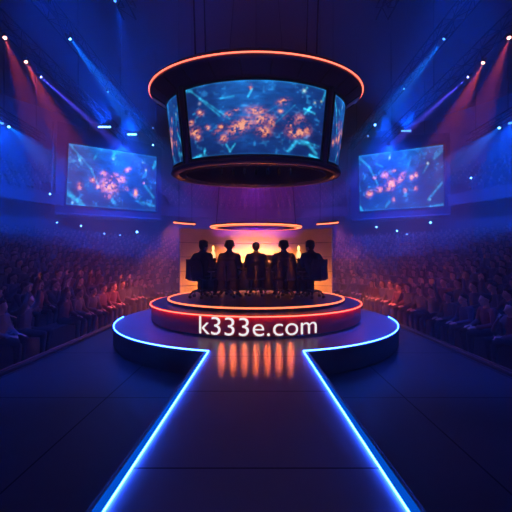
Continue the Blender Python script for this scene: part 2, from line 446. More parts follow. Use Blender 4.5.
left_lines = [((0, .80), (.17, 1.), .05, 1.2), ((.02, .03), (.24, .37), .018, .6), ((.24, .37), (.33, .66), .02, .8), ((.10, .18), (.13, .28), .02, 1.1), ((.96, .22), (.99, .10), .03, 1.2), ((.86, .55), (.97, .75), .03, .7), ((.27, .2), (.30, .10), .02, .7), ((.48, .86), (.52, .94), .03, .9), ((.80, .86), (1, .9), .03, .6), ((.45, .15), (.5, .05), .02, .8), ((.83, .42), (.87, .3), .018, .9)]
left_sparks = [(.48, .15, .02, (.3, .5, .5)), (.87, .27, .02, (.5, .55, .2)), (.83, .14, .014, (.3, .5, .3)), (.06, .96, .02, (.3, .6, .6)), (.12, .25, .02, (.2, .4, .5))]
right_blobs = [B(.13, .70, .08, .06, -.3), B(.26, .64, .09, .05), B(.40, .57, .13, .09, -.5, 1.2), B(.33, .40, .09, .07, 0, .8), B(.52, .47, .12, .06, -.8, 1.1), B(.65, .48, .05, .05), B(.70, .45, .04, .05), B(.57, .68, .04, .05), B(.69, .67, .05, .05, 0, .7), B(.43, .83, .04, .05, 0, .7), B(.45, .34, .08, .03, 0, .7), B(.20, .42, .04, .03)]
right_lines = [((0, .03), (.13, .22), .025, .9), ((.13, .22), (.24, .55), .022, .8), ((.22, .18), (.30, .24), .02, .8), ((.83, .88), (.98, .62), .025, .6), ((.60, .30), (.64, .14), .03, .5), ((.78, .42), (.84, .28), .018, .8), ((.0, .92), (.03, 1.), .03, 1.6), ((.33, .95), (.38, .86), .03, .6), ((.9, .2), (1, .08), .03, .6), ((.38, .14), (.40, .05), .018, 1.0), ((.85, 1), (.99, .97), .02, .8)]
right_sparks = [(.39, .10, .02, (.5, .4, .3)), (.83, .27, .02, (.5, .5, .25)), (.85, .88, .016, (.2, .5, .4))]

# ------------------------------------------------------------------ hanging scoreboard
SD = 7.0
sb = thing('hanging_scoreboard', 'oval scoreboard hanging over the podium with curved screens and glowing orange top ring', 'scoreboard', (0, SD, 3.4))
def sA(z):   # half width and half depth of the tapering oval at height z
    t = (z - 3.44) / (4.95 - 3.44)
    return 1.80 + 0.16 * t, 0.98 + 0.24 * t
def ov(a, z, off=0.0):
    A, Bq = sA(z)
    return ((A + off) * math.sin(a), -(Bq + off) * math.cos(a), z - 3.4)
bm = bmesh.new(); n = 120
prof = [(3.50, -.02), (4.96, -.02)]
rings = [[bm.verts.new(ov(2 * PI * k / n, z, off)) for k in range(n)] for z, off in prof]
for A_, B_ in zip(rings, rings[1:]):
    for k in range(n): bm.faces.new((A_[k], A_[(k + 1) % n], B_[(k + 1) % n], B_[k]))
obj('drum', bm, M['shell'], sb, True)
# flared canopy above the screens
bm = bmesh.new()
cp = [(1.94, 1.20, 4.93), (2.00, 1.26, 4.95), (2.27, 1.44, 5.14), (2.31, 1.47, 5.16), (2.31, 1.47, 5.26), (2.2, 1.4, 5.34), (0.6, 0.4, 5.40)]
rings = [[bm.verts.new((A * math.sin(2 * PI * k / n), -Bq * math.cos(2 * PI * k / n), z - 3.4)) for k in range(n)] for A, Bq, z in cp]
for A_, B_ in zip(rings, rings[1:]):
    for k in range(n): bm.faces.new((A_[k], A_[(k + 1) % n], B_[(k + 1) % n], B_[k]))
bm.faces.new(rings[-1]); bmesh.ops.recalc_face_normals(bm, faces=bm.faces)
obj('canopy', bm, M['shell'], sb)
bm = bmesh.new(); tube(bm, [(2.325 * math.sin(2 * PI * k / n), -1.485 * math.cos(2 * PI * k / n), 5.20 - 3.4) for k in range(n)], 0.013, 8, True)
obj('top_ring_light', bm, M['ember'], sb, True)
# ribs under the canopy
for k in range(24):
    a = 2 * PI * (k + 0.5) / 24
    bm = bmesh.new(); tube(bm, [(1.99 * math.sin(a), -1.25 * math.cos(a), 4.945 - 3.4), (2.26 * math.sin(a), -1.43 * math.cos(a), 5.125 - 3.4)], 0.018, 6)
    obj('canopy_rib', bm, M['black'], sb)
# bottom ring and underside
bm = bmesh.new()
cp = [(1.80, 0.98, 3.52), (1.86, 1.03, 3.50), (1.87, 1.04, 3.44), (1.83, 1.01, 3.41), (1.72, 0.93, 3.41), (1.70, 0.91, 3.44)]
rings = [[bm.verts.new((A * math.sin(2 * PI * k / n), -Bq * math.cos(2 * PI * k / n), z - 3.4)) for k in range(n)] for A, Bq, z in cp]
for A_, B_ in zip(rings, rings[1:]):
    for k in range(n): bm.faces.new((A_[k], A_[(k + 1) % n], B_[(k + 1) % n], B_[k]))
bmesh.ops.recalc_face_normals(bm, faces=bm.faces)
obj('bottom_ring', bm, M['shell'], sb, True)
bm = bmesh.new(); tube(bm, [(1.55 * math.sin(2 * PI * k / n), -0.82 * math.cos(2 * PI * k / n), 3.43 - 3.4) for k in range(n)], 0.012, 6, True)
obj('underside_ring', bm, M['kerb'], sb, True)
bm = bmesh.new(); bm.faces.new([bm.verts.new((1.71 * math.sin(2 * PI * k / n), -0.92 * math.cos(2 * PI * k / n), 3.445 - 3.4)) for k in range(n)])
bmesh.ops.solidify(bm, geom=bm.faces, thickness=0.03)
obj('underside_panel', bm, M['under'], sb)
smat = screen_mat('scoreboard_picture', 1.0)
smat2 = screen_mat('wall_screen_picture', 2.3)
def oval_fn(a0, a1, z0, z1, off):
    def fn(u, v):
        a = a0 + (a1 - a0) * u; z = z1 + (z0 - z1) * v
        t = (z - 3.44) / 1.51
        return np.stack([(1.80 + .16 * t + off) * np.sin(a), -(0.98 + .24 * t + off) * np.cos(a), z - 3.4], -1)
    return fn
def oval_frame(a0, a1, z0, z1, off, w):
    """bezel around an oval screen, one mesh"""
    bm = bmesh.new(); k = 24
    lo = [ov(a0 + (a1 - a0) * i / k, z0, off) for i in range(k + 1)]; hi = [ov(a0 + (a1 - a0) * i / k, z1, off) for i in range(k + 1)]
    sides = [[ov(a, z0 + (z1 - z0) * i / 6, off) for i in range(7)] for a in (a0, a1)]
    for pts in (lo, hi, *sides): tube(bm, pts, w, 6)
    return bm
A0 = 0.79
for a0, a1, blobs, lines, sparks, seed in ((-A0, A0, main_blobs, main_lines, main_sparks, 3), (-1.58, -0.93, left_blobs, left_lines, left_sparks, 21), (0.93, 1.58, right_blobs, right_lines, right_sparks, 33),
                                            (1.75, 4.53, left_blobs, right_lines, left_sparks, 55)):
    d = screen_mesh('display', oval_fn(a0, a1, 3.57, 4.87, 0.0), 240 if a1 - a0 > 1 else 60, 130 if a1 - a0 > 1 else 70, lambda u, v: picture(u, v, blobs, lines, sparks, seed), smat, sb, 0.03)
    f = oval_frame(a0, a1, 3.555, 4.885, 0.006, 0.022); obj('bezel', f, M['black'], d)
for s in (-1, 1):
    bm = bmesh.new(); tube(bm, [ov(s * 0.845, 3.5, 0.02), ov(s * 0.845, 4.95, 0.02)], 0.05, 8); obj('corner_post', bm, M['shell'], sb, True)
for sx in (-1, 1):
    for sy in (-1, 1):
        bm = bmesh.new(); tube(bm, [(sx * 1.2, sy * 0.7, 5.3 - 3.4), (sx * 1.5, sy * 0.9, 15.97 - 3.4)], 0.018, 6); obj('suspension_cable', bm, M['truss'], sb)

# ------------------------------------------------------------------ two big wall screens
def wall_screen(corners, blobs, lines, sparks, seed, label):
    tl, tr, br, bl = corners
    ctr = (tl + tr + br + bl) / 4
    t = thing('video_screen', label, 'screen', (ctr.x, ctr.y, ctr.z))
    off = Vector(ctr)
    tl, tr, br, bl = [c - off for c in (tl, tr, br, bl)]
    X = (tr - tl).normalized(); Zv = Vector((0, 0, 1)); Nn = X.cross(Zv).normalized()   # towards the audience
    if Nn.y > 0: Nn = -Nn
    def fn(u, v):
        p = np.outer((1 - u) * (1 - v), tl) + np.outer(u * (1 - v), tr) + np.outer(u * v, br) + np.outer((1 - u) * v, bl)
        return p + np.array(Nn) * 0.02
    d = screen_mesh('display', fn, 200, 140, lambda u, v: picture(u, v, blobs, [(a, b, w_ * 0.8, k_ * 0.65) for a, b, w_, k_ in lines], sparks, seed), smat2, t, 0.05)
    def slab(a, b, c, e, th, back):
        bm = bmesh.new()
        f = [bm.verts.new(p + Nn * th) for p in (a, b, c, e)]; g = [bm.verts.new(p - Nn * back) for p in (a, b, c, e)]
        bm.faces.new(f); bm.faces.new(g[::-1])
        for k in range(4): bm.faces.new((f[k], g[k], g[(k + 1) % 4], f[(k + 1) % 4]))
        bmesh.ops.recalc_face_normals(bm, faces=bm.faces)
        return bm
    obj('cabinet', slab(tl, tr, br, bl, 0.0, 0.35), M['shell'], t)
    w = 0.16
    fr = bmesh.new()
    cs = [tl - X * w / 2 + Zv * w / 2, tr + X * w / 2 + Zv * w / 2, br + X * w / 2 - Zv * w / 2, bl - X * w / 2 - Zv * w / 2]
    for k in range(4): tube(fr, [cs[k], cs[(k + 1) % 4]], w / 2, 6)
    obj('frame', fr, M['shell'], t)
    # dark support panel and side masts around the screen
    obj('backing_panel', slab(tl - X * .75 + Zv * 1.6, tr + X * .45 + Zv * .9, br + X * .45 - Zv * .85, bl - X * .75 - Zv * .95, -0.36, 0.12), M['shell'], t)
    sh = bmesh.new(); tube(sh, [bl - X * .7 - Zv * .75 + Nn * .1, br + X * .4 - Zv * .7 + Nn * .1], 0.12, 6); obj('ledge', sh, M['fascia'], t)
    bm = bmesh.new(); tube(bm, [bl - X * 1.0 - Zv * .8, tl - X * 1.0 + Zv * 1.4], 0.06, 6); obj('mast', bm, M['fascia'], t)
    for q in (0.2, 0.8):
        p = tl.lerp(tr, q) + Zv * 1.1 - Nn * 0.4; bm = bmesh.new(); tube(bm, [p, Vector((p.x, p.y, 15.97 - off.z))], 0.03, 6); obj('suspension_cable', bm, M['truss'], t)
    return t
dL, dR = 24.0, 26.9
wall_screen([at(69, 143.5, dL), at(156.5, 157, dR), at(155.5, 211.3, dR), at(66.5, 204.5, dL)], left_blobs, left_lines, left_sparks, 61, 'big battle video screen high on the left of the arena')
wall_screen([at(359, 156, dR), at(443, 145, dL), at(444, 206, dL), at(360, 211.3, dR)], right_blobs, right_lines, right_sparks, 77, 'big battle video screen high on the right of the arena')

# ------------------------------------------------------------------ trusses and spotlights
ZT = 9.3
def truss(x, y0, y1, label):
    t = thing('lighting_truss', label, 'truss', (x, y0, ZT + 0.52))
    h = 0.2; Ln = y1 - y0
    for sx in (-1, 1):
        for sz in (-1, 1):
            bm = bmesh.new(); tube(bm, [(sx * h, 0, sz * h), (sx * h, Ln, sz * h)], 0.03, 6); obj('chord', bm, M['truss'], t)
    bm = bmesh.new(); k = int(Ln / 0.5)
    for i in range(k):
        a, b = i * Ln / k, (i + 1) * Ln / k; s = 1 if i % 2 else -1
        for q in (-1, 1):
            tube(bm, [(q * h, a, -s * h), (q * h, b, s * h)], 0.014, 4)
            tube(bm, [(-s * h, a, q * h), (s * h, b, q * h)], 0.014, 4)
    obj('lattice', bm, M['truss'], t)
    for f in (0.1, 0.5, 0.9):
        bm = bmesh.new(); tube(bm, [(0, Ln * f, h), (0, Ln * f, 15.97 - ZT - 0.52)], 0.02, 6); obj('suspension_cable', bm, M['truss'], t)
side = {-1: 'left', 1: 'right'}
for s in (-1, 1):
    truss(s * 8.75, 9.5, 21.5, 'black lattice truss carrying the red spotlights, %s of the scoreboard' % side[s])
    truss(s * 6.75, 9.0, 22.5, 'black lattice truss nearest the scoreboard on its %s, carrying blue lights' % side[s])
    truss(s * 14.2, 14.5, 21.0, 'black lattice truss near the arena wall on the %s' % side[s])
    truss(s * 4.2, 3.5, 10.5, 'short black lattice truss overhead towards the camera, %s of the scoreboard' % side[s])

def spot_fixture(loc, target, lens, label, size=1.0, lens_r=0.075, name='spotlight', yoke=True):
    d = (Vector(target) - Vector(loc)).normalized()
    t = thing(name, label, 'spotlight', loc)
    q = d.to_track_quat('-Z', 'Y').to_matrix().to_4x4()
    r = lens_r * 1.35
    bm = bmesh.new(); lathe(bm, [(0, 0.21 * size), (r * 0.7, 0.20 * size), (r * 0.95, 0.14 * size), (r, 0.0), (r * 0.86, 0.0), (r * 0.86, 0.03), (0, 0.04)], 20)
    bm.transform(q); obj('housing', bm, M['black'], t, True)
    bm = bmesh.new(); lathe(bm, [(lens_r * 1.1, 0.028), (lens_r * 0.9, -0.008), (lens_r * 0.5, -0.03), (0, -0.036)], 18)
    bm.transform(q); obj('lens', bm, lens, t, True)
    if yoke:
        bm = bmesh.new(); w = r * 1.35
        tube(bm, [(-w, 0, -0.02), (-w, 0, 0.14), (0, 0, 0.14), (w, 0, 0.14), (w, 0, -0.02)], 0.012, 6)
        tube(bm, [(0, 0, 0.14), (0, 0, 0.20)], 0.03, 8)
        obj('yoke', bm, M['black'], t)
    return t, d

RED, BLU, VIO, DBL = (1.0, 0.09, 0.05), (0.0, 0.16, 1.0), (0.08, 0.07, 1.0), (0.0, 0.07, 1.0)
def beam(px, py, depth, target, color, lens, energy, ang, label, blend=0.6, lens_r=0.075):
    p = at(px, py, depth)
    t, d = spot_fixture(p, target, lens, label, lens_r=lens_r * 0.8)
    light('spotlight_beam', 'SPOT', p + d * 0.05, color, energy, p + d * 5, size=0.03, angle=math.radians(ang), blend=blend)
K = 1.0
for s in (-1, 1):
    X = lambda px: px
    nm = side[s]
    beam(X(5) if s < 0 else 509, 38, 11.0, (s * 4.5, 9.0, 0.6), RED, M['lensred'], 3600 * K, 16, 'red spotlight at the outer %s end of its truss, nearest the camera' % nm, lens_r=0.07)
    beam(X(26) if s < 0 else 483, 62 if s < 0 else 63, 12.1, (s * 4.2, 12.0, 0.3), RED, M['lensred'], 4800 * K, 21, 'red spotlight second along the %s truss with the broad red beam' % nm, lens_r=0.07)
    beam(X(41) if s < 0 else 468, 77, 13.0, (s * 0.6, 16.0, 1.8), VIO, M['lensviolet'], 60000 * K, 7.0, 'spotlight with a narrow violet beam behind the red pair on the %s truss' % nm, 0.5, 0.06)
    beam(X(70) if s < 0 else 444, 39, 11.0, (s * 1.8, 13.5, 3.0), BLU, M['lensblue'] if s < 0 else M['lensdim'], 15000 * K if s < 0 else 13000, 17, 'high blue spotlight beside the scoreboard on its %s' % nm, lens_r=0.06)
    beam(X(108) if s < 0 else 404, 92 if s < 0 else 89, 14.3, (s * 2.0, 11.0, 1.0), BLU, M['lensdim'], 2600 * K if s < 0 else 700, 16, 'faint blue spotlight behind the high blue one on the %s truss' % nm, lens_r=0.05)
    beam(X(9) if s < 0 else 499, 127 if s < 0 else 128, 18.0, (s * 3.0, 13.0, 1.0), BLU, M['lensblue'], 9000 * K, 20, 'blue spotlight near the %s wall above the upper balcony' % nm, lens_r=0.085)
beam(115, 1, 9.4, (-2.2, 8.5, 1.0), DBL, M['lensdim'], 3000, 20, 'blue spotlight cut by the top edge of the photo', lens_r=0.05)

# horizontal strip floods on the trusses
def strip_flood(px, py, depth, length, lens, label, energy):
    p = at(px, py, depth)
    t = thing('strip_flood', label, 'light', p)
    bm = bmesh.new(); box(bm, -length / 2 - .04, length / 2 + .04, 0.0, 0.16, -0.07, 0.07, 0.01); obj('housing', bm, M['black'], t)
    bm = bmesh.new(); box(bm, -length / 2, length / 2, -0.02, 0.0, -0.045, 0.045, 0.008); obj('lens', bm, lens, t)
    for q in (-1, 1):
        bm = bmesh.new(); tube(bm, [(q * length * .4, .08, .06), (q * length * .4, .08, .24)], .012, 6); obj('bracket', bm, M['black'], t)
    if energy:
        light('strip_flood_light', 'SPOT', p + Vector((0, -0.1, -0.02)), DBL, energy, p + Vector((0.45 if px < 256 else -0.45, -1, 0.08)) * 3, size=0.1, angle=math.radians(46), blend=0.8)
strip_flood(104.5, 127, 18.0, 0.72, M['lensblue'], 'brightest blue strip flood above the left video screen', 6500)
strip_flood(132, 134.5, 19.0, 0.55, M['lensblue'], 'smaller blue strip flood above the left video screen, nearer the scoreboard', 4400)
strip_flood(406, 131, 18.6, 0.6, M['lensdim'], 'blue strip flood above the right video screen', 6500)
for px, py, dep, lab, r in ((153, 145, 20.8, 'tiny blue lamp low beside the scoreboard on its left', .05), (153, 128, 18.5, 'faint blue lamp above the tiny one left of the scoreboard', .03),
                            (375, 125, 17.8, 'blue lamp high beside the scoreboard on its right', .055), (368, 136, 19.3, 'fainter blue lamp just below the one right of the scoreboard', .04)):
    p = at(px, py, dep)
    spot_fixture(p, (0, 4, 1.5), M['lensblue'] if r > .045 else M['lensdim'], lab, lens_r=r)
p = at(375, 125, 17.8); light('lamp_light', 'SPOT', p + Vector((0, -.1, 0)), DBL, 1600, p + Vector((.5, -1, .08)), size=0.1, angle=math.radians(46), blend=0.8)

# wall lamps under and over the balcony
def hit_u(px, py, r):
    d = Vector(((px - 256) / F, 1.0, -(py - HOR) / F)); t = 5.0
    while t < 60:
        p = Vector((0, 0, EYE)) + d * t
        rr = abs(p.x) if p.y < CY else math.hypot(p.x, p.y - CY)
        if rr >= r: return p
        t += 0.02
    return p
wl = [(50, 194, 18.78, 'white-blue wall lamp at the foot of the mast left of the left screen', .06), (81, 226, 20.2, 'small lamp on the wall below the left end of the left screen', .055), (104, 234, 20.2, 'middle lamp below the left screen', .075), (137, 232, 20.2, 'bright lamp below the inner end of the left screen', .10),
      (57, 222.5, 20.2, 'faint lamp below and outside the left screen', .05), (120, 235, 20.2, 'faint lamp between two brighter ones below the left screen', .04),
      (376.5, 227, 20.2, 'lamp below the inner end of the right screen', .07), (397, 231, 20.2, 'small lamp below the middle of the right screen', .07), (407, 235, 20.2, 'bright lamp below the middle of the right screen', .10), (430.5, 222.5, 20.2, 'lamp below the outer end of the right screen', .08), (471, 178, 18.78, 'faint lamp at the foot of the mast right of the right screen', .06)]
for px, py, r, lab, s in wl:
    p = hit_u(px, py, r)
    t = thing('wall_lamp', lab, 'lamp', p)
    inw = Vector((-p.x, CY - p.y if p.y > CY else 0, 0)).normalized()
    q = inw.to_track_quat('-Z', 'Y').to_matrix().to_4x4()
    bm = bmesh.new(); lathe(bm, [(s * 1.4, 0.2), (s * 1.4, 0.02), (s * 1.1, 0.0)], 14); bm.transform(q); obj('housing', bm, M['black'], t, True)
    bm = bmesh.new(); lathe(bm, [(s * 1.1, 0.0), (s * 0.7, -0.05), (0, -0.07)], 14); bm.transform(q); obj('lens', bm, M['lensblue'], t, True)

# big blue wash lights over the stands (hung from the outer trusses) and warm washes from the short trusses, all added to tint haze, crowd and stage
def wash(loc, target, color, energy, ang, lens, label, blend=0.7):
    t, d = spot_fixture(loc, target, lens, label, lens_r=0.09, name='wash_light', yoke=loc[2] > 1)
    if loc[2] < 1:
        bm = bmesh.new(); box(bm, -0.12, 0.12, -0.1, 0.1, -loc[2], -loc[2] + 0.02, 0.004); tube(bm, [(0, 0, -loc[2] + 0.02), (0, 0, -0.06)], 0.025, 8); obj('floor_stand', bm, M['black'], t)
    light('wash_beam', 'SPOT', Vector(loc) + d * 0.06, color, energy, target, size=0.1, angle=math.radians(ang), blend=blend)
for s in (-1, 1):
    wash((s * 14.2, 15.5, ZT), (s * 19.0, 22.0, 7.5), DBL, 12000, 115, M['lensdim'], 'blue wash light on the truss near the wall, facing the %s balcony' % side[s])
    wash((s * 8.75, 20.8, ZT), (s * 13.0, 30.0, 6.0), DBL, 11000, 92, M['lensdim'], 'blue wash light at the far end of the %s red spotlight truss' % side[s])
    wash((s * 14.2, 17.6, ZT), (s * 12.0, 16.5, 1.5), DBL, 4200, 84, M['lensdim'], 'blue wash light on the truss near the wall, aimed down at the %s stand' % side[s])
    wash((s * 6.75, 16.5, ZT), (s * 9.5, 23.0, 2.0), DBL, 9000, 72, M['lensdim'], 'blue wash light midway along the inner truss, aimed down at the far %s crowd' % side[s])
    wash((-s * 4.2, 4.5, ZT), (s * 7.0, 9.5, 0.8), (1.0, 0.10, 0.06), 260, 42, M['lensred'], 'red wash light on the short truss, aimed across the stage at the %s crowd' % side[s])  # added to redden the crowd from across the stage
    wash((s * 0.85, 8.62, 4.60), (s * 1.9, 13.2, 4.75), (0.40, 0.02, 1.0), 4600, 40, M['lensviolet'], 'magenta wash light behind the scoreboard on its %s half, facing the backdrop' % side[s])  # hidden lamp added for purple haze over the backdrop
    wash((s * 3.08, 9.3, 0.26), (s * 9.0, 9.6, 2.2), (1.0, 0.13, 0.06), 90, 150, M['black'], 'red crowd light standing on the floor behind the %s side of the dais' % side[s])  # unseen lamp put in to warm the faces in the stands
    wash((s * 4.2, 3.7, ZT), (s * 2.3, 1.9, 0.0), (1.0, 0.20, 0.05), 25, 20, M['lensred'], 'dim amber wash light at the camera end of the short %s truss' % side[s])  # added for a brown tint in the floor corners
    wash((s * 4.2, 6.0, ZT), (s * 3.0, 5.6, 0.2), (0.0, 0.06, 1.0), 5200, 30, M['lensdim'], 'blue wash light on the short truss over the %s of the dais' % side[s])  # added to turn the dais top blue

# seven narrow orange snoot spots added under the scoreboard to throw long streaks on the runway
SN = ['leftmost of the seven orange snoot lamps under the scoreboard', 'second from left of the seven orange snoot lamps under the scoreboard', 'third from left of the seven orange snoot lamps under the scoreboard',
      'middle one of the seven orange snoot lamps under the scoreboard', 'third from right of the seven orange snoot lamps under the scoreboard', 'second from right of the seven orange snoot lamps under the scoreboard', 'rightmost of the seven orange snoot lamps under the scoreboard']
for i in range(7):
    xp = (i - 3) * 0.148; yp = 4.06
    loc = Vector((xp * 6.25 / yp, 6.25, 3.33)); tgt = Vector((xp, yp, DZ)); d = (tgt - loc).normalized()
    t = thing('snoot_lamp', SN[i], 'lamp', loc)
    q = d.to_track_quat('-Z', 'Y').to_matrix().to_4x4()
    bm = bmesh.new(); lathe(bm, [(0.0, 0.03), (0.026, 0.03), (0.028, 0.0), (0.028, -0.10), (0.025, -0.10), (0.025, -0.005), (0, -0.003)], 14); bm.transform(q); obj('housing', bm, M['black'], t, True)
    bm = bmesh.new(); lathe(bm, [(0.023, -0.006), (0.0, -0.010)], 12); bm.transform(q); obj('lens', bm, M['warmbar'], t, True)
    bm = bmesh.new(); tube(bm, [(0, 0, 0.02), (0, 0, 0.08)], 0.008, 6); obj('bracket', bm, M['black'], t)
    l = light('snoot_beam', 'SPOT', loc + d * 0.11, (1.0, 0.16, 0.03), 2100, tgt, size=0.006, angle=math.radians(22), blend=1.0)
    l.scale = (0.088, 1, 1)

wash((0.0, 8.34, 3.66), (0.0, 11.8, 3.45), (0.42, 0.02, 1.0), 1700, 52, M['lensviolet'], 'violet wash light low behind the scoreboard, aimed over the ring light')  # added out of sight to lift the violet glow above the ring

# ------------------------------------------------------------------ warm set behind the table
bd = thing('backdrop_wall', 'curved orange-lit backdrop wall of level panels behind the seated people', 'backdrop', (0, 13.0, 0))
RB = 5.2; aB = 0.60
bands = [(0.02, 0.60), (0.63, 1.16), (1.19, 1.72), (1.75, 2.28), (2.31, 2.84)]
def bpts(R, k=1.0, n=40): return [(R * math.sin(k * aB * (2 * i / n - 1)), R * math.cos(k * aB * (2 * i / n - 1)) - RB) for i in range(n + 1)]
for (z0, z1), kx in zip(bands, (1.0, 1.0, 1.0, 1.0, 1.0)):
    bm = bmesh.new(); sweep_box(bm, bpts(RB, kx), 0.0, 0.06, z0, z1); obj('panel', bm, M['backdrop'], bd)
for z0_, z1_, kx in ((0.0, 1.45, 0.99), (1.45, 2.86, 0.99)):
    bm = bmesh.new(); sweep_box(bm, bpts(RB + 0.09, kx), 0.05, 0.01, z0_, z1_); obj('backing', bm, M['backgap'], bd)

def added_warm_bar(x, y, rz, label, power):  # unseen uplight bars added to wash the backdrop orange
    t = thing('floor_uplight', label, 'light', (x, y, 0), (0, 0, rz))
    bm = bmesh.new(); box(bm, -0.5, 0.5, -0.07, 0.07, 0.03, 0.15, 0.01); obj('housing', bm, M['black'], t)
    bm = bmesh.new(); box(bm, -0.46, 0.46, -0.04, 0.045, 0.15, 0.162, 0.004); obj('lens', bm, M['warmbar'], t)
    for q in (-1, 1):
        bm = bmesh.new(); box(bm, q * 0.38 - .03, q * 0.38 + .03, -0.09, 0.09, 0.0, 0.03); obj('foot', bm, M['black'], t)
    d = Matrix.Rotation(rz, 3, 'Z') @ Vector((0, 1.0, 0.62))
    light('uplight_beam', 'SPOT', Vector((x, y, 0.2)), (1.0, 0.33, 0.06), power, Vector((x, y, 0.2)) + d, size=0.15, angle=math.radians(95), blend=0.8)
added_warm_bar(-1.5, 11.6, 0.2, 'warm uplight bar on the floor behind the desk, left of the middle one', 90)
added_warm_bar(0.0, 11.9, 0.0, 'middle warm uplight bar on the floor behind the desk', 2600)
added_warm_bar(1.5, 11.6, -0.2, 'warm uplight bar on the floor behind the desk, right of the middle one', 90)

rl = thing('ring_light', 'glowing orange ring light hanging over the backdrop behind the people', 'light', (0, 11.0, 2.72))
bm = bmesh.new(); lathe(bm, [(1.50, 0.0), (1.58, 0.0), (1.58, 0.10), (1.50, 0.10), (1.50, 0.0)], 96, sy=0.55); obj('housing', bm, M['black'], rl)
bm = bmesh.new(); tube(bm, arc_pts(1.585, 0, 0, 0.035, 0, 2 * PI, 96, 0.55)[:-1], 0.022, 8, True); obj('outer_tube', bm, M['ringlit'], rl, True)
bm = bmesh.new(); lathe(bm, [(1.42, -0.004), (1.57, -0.004)], 96, sy=0.55); obj('diffuser', bm, M['ringlit'], rl)
for k in range(3):
    a = k * 2.094; bm = bmesh.new(); tube(bm, [(1.54 * math.sin(a), 0.55 * 1.54 * math.cos(a), 0.1), (0.4 * math.sin(a), 0.4 * math.cos(a), 15.97 - 2.72)], 0.01, 6); obj('suspension_cable', bm, M['truss'], rl)
for s in (-1, 1):
    light('ring_light_glow', 'SPOT', (s * 0.40, 11.5, 2.66), (1.0, 0.28, 0.05), 2300, (s * 0.40, 12.0, 0), size=0.3, angle=math.radians(140), blend=0.9)
    light('light_bar_glow', 'SPOT', (s * 2.75, 10.7, 2.86), (1.0, 0.15, 0.11), 1800, (s * 3.5, 10.3, 0), size=0.25, angle=math.radians(68), blend=1.0)
    t = thing('curved_light_bar', 'short curved pink light bar hanging %s of the ring light' % side[s], 'light', (0, 11.0, 2.95))
    bm = bmesh.new(); tube(bm, arc_pts(3.0, 0, 0, 0, s * 1.36, s * 0.86, 20, -0.4), 0.024, 8); obj('tube', bm, M['ringlit'], t, True)
    bm = bmesh.new(); tube(bm, arc_pts(3.0, 0, 0, 0.045, s * 1.36, s * 0.86, 20, -0.4), 0.03, 8); obj('housing', bm, M['black'], t, True)
    for a in (1.2, 0.92):
        q = arc_pts(3.0, 0, 0, 0.06, s * a, s * a + 0.01, 1, -0.4)[0]
        bm = bmesh.new(); tube(bm, [q, (q[0], q[1], 15.97 - 2.95)], 0.008, 6); obj('suspension_cable', bm, M['truss'], t)

# ------------------------------------------------------------------ people
def ellipsoid_verts(c, r, n=10):
    out = []
    for i in range(n + 1):
        t = PI * i / n
        for k in range(n if 0 < i < n else 1):
            p = 2 * PI * k / n
            out.append((c[0] + r[0] * math.sin(t) * math.cos(p), c[1] + r[1] * math.sin(t) * math.sin(p), c[2] + r[2] * math.cos(t)))
    return out

class Body:
    """limbs are hulls of two ellipsoids; build() fuses them into one continuous skin"""
    def __init__(s): s.parts = []
    def limb(s, a, b, ra, rb, tag='skin'):
        ra = ra if isinstance(ra, tuple) else (ra,) * 3; rb = rb if isinstance(rb, tuple) else (rb,) * 3
        s.parts.append((Vector(a), Vector(b), ra, rb, tag))
    def ball(s, c, r, tag='skin'): s.limb(c, c, r, r, tag)
    def build(s, name, voxel, mats, tags, decimate=None, smooth=4):
        bm = bmesh.new()
        for a, b, ra, rb, t in s.parts:
            vs = ellipsoid_verts(a, ra) + (ellipsoid_verts(b, rb) if (a - b).length > 1e-6 else [])
            hb = bmesh.new()
            for p in vs: hb.verts.new(p)
            r = bmesh.ops.convex_hull(hb, input=hb.verts)
            junk = [g for g in r['geom_interior'] if isinstance(g, bmesh.types.BMVert)]
            bmesh.ops.delete(hb, geom=junk, context='VERTS')
            bmesh.ops.recalc_face_normals(hb, faces=hb.faces)
            me = bpy.data.meshes.new('t'); hb.to_mesh(me); hb.free(); bm.from_mesh(me); bpy.data.meshes.remove(me)
        me = bpy.data.meshes.new(name); bm.to_mesh(me); bm.free()
        o = bpy.data.objects.new('tmp_body', me); COL.objects.link(o)
        m = o.modifiers.new('r', 'REMESH'); m.mode = 'VOXEL'; m.voxel_size = voxel
        m = o.modifiers.new('s', 'SMOOTH'); m.factor = 0.5; m.iterations = smooth
        if decimate:
            m = o.modifiers.new('d', 'DECIMATE'); m.ratio = decimate
        dg = bpy.context.evaluated_depsgraph_get()
        out = bpy.data.meshes.new_from_object(o.evaluated_get(dg))
        bpy.data.objects.remove(o); bpy.data.meshes.remove(me)
        out.name = name
        for x in mats: out.materials.append(x)
        n = len(out.polygons)
        cen = np.zeros(n * 3); out.polygons.foreach_get('center', cen); cen = cen.reshape(-1, 3)
        best = np.full(n, 1e9); idx = np.zeros(n, int)
        for a, b, ra, rb, t in s.parts:
            A, Bv = np.array(a), np.array(b); d = Bv - A; L2 = d @ d
            tt = np.clip(((cen - A) @ d) / L2, 0, 1) if L2 > 1e-9 else np.zeros(n)
            rr = np.array(ra)[None] * (1 - tt[:, None]) + np.array(rb)[None] * tt[:, None]
            dist = np.linalg.norm((cen - (A + tt[:, None] * d)) / rr, axis=1)
            q = dist < best; best[q] = dist[q]; idx[q] = tags.index(t)
        out.polygons.foreach_set('material_index', idx.astype(np.int32))
        out.polygons.foreach_set('use_smooth', np.ones(n, bool))
        out.update()
        return out

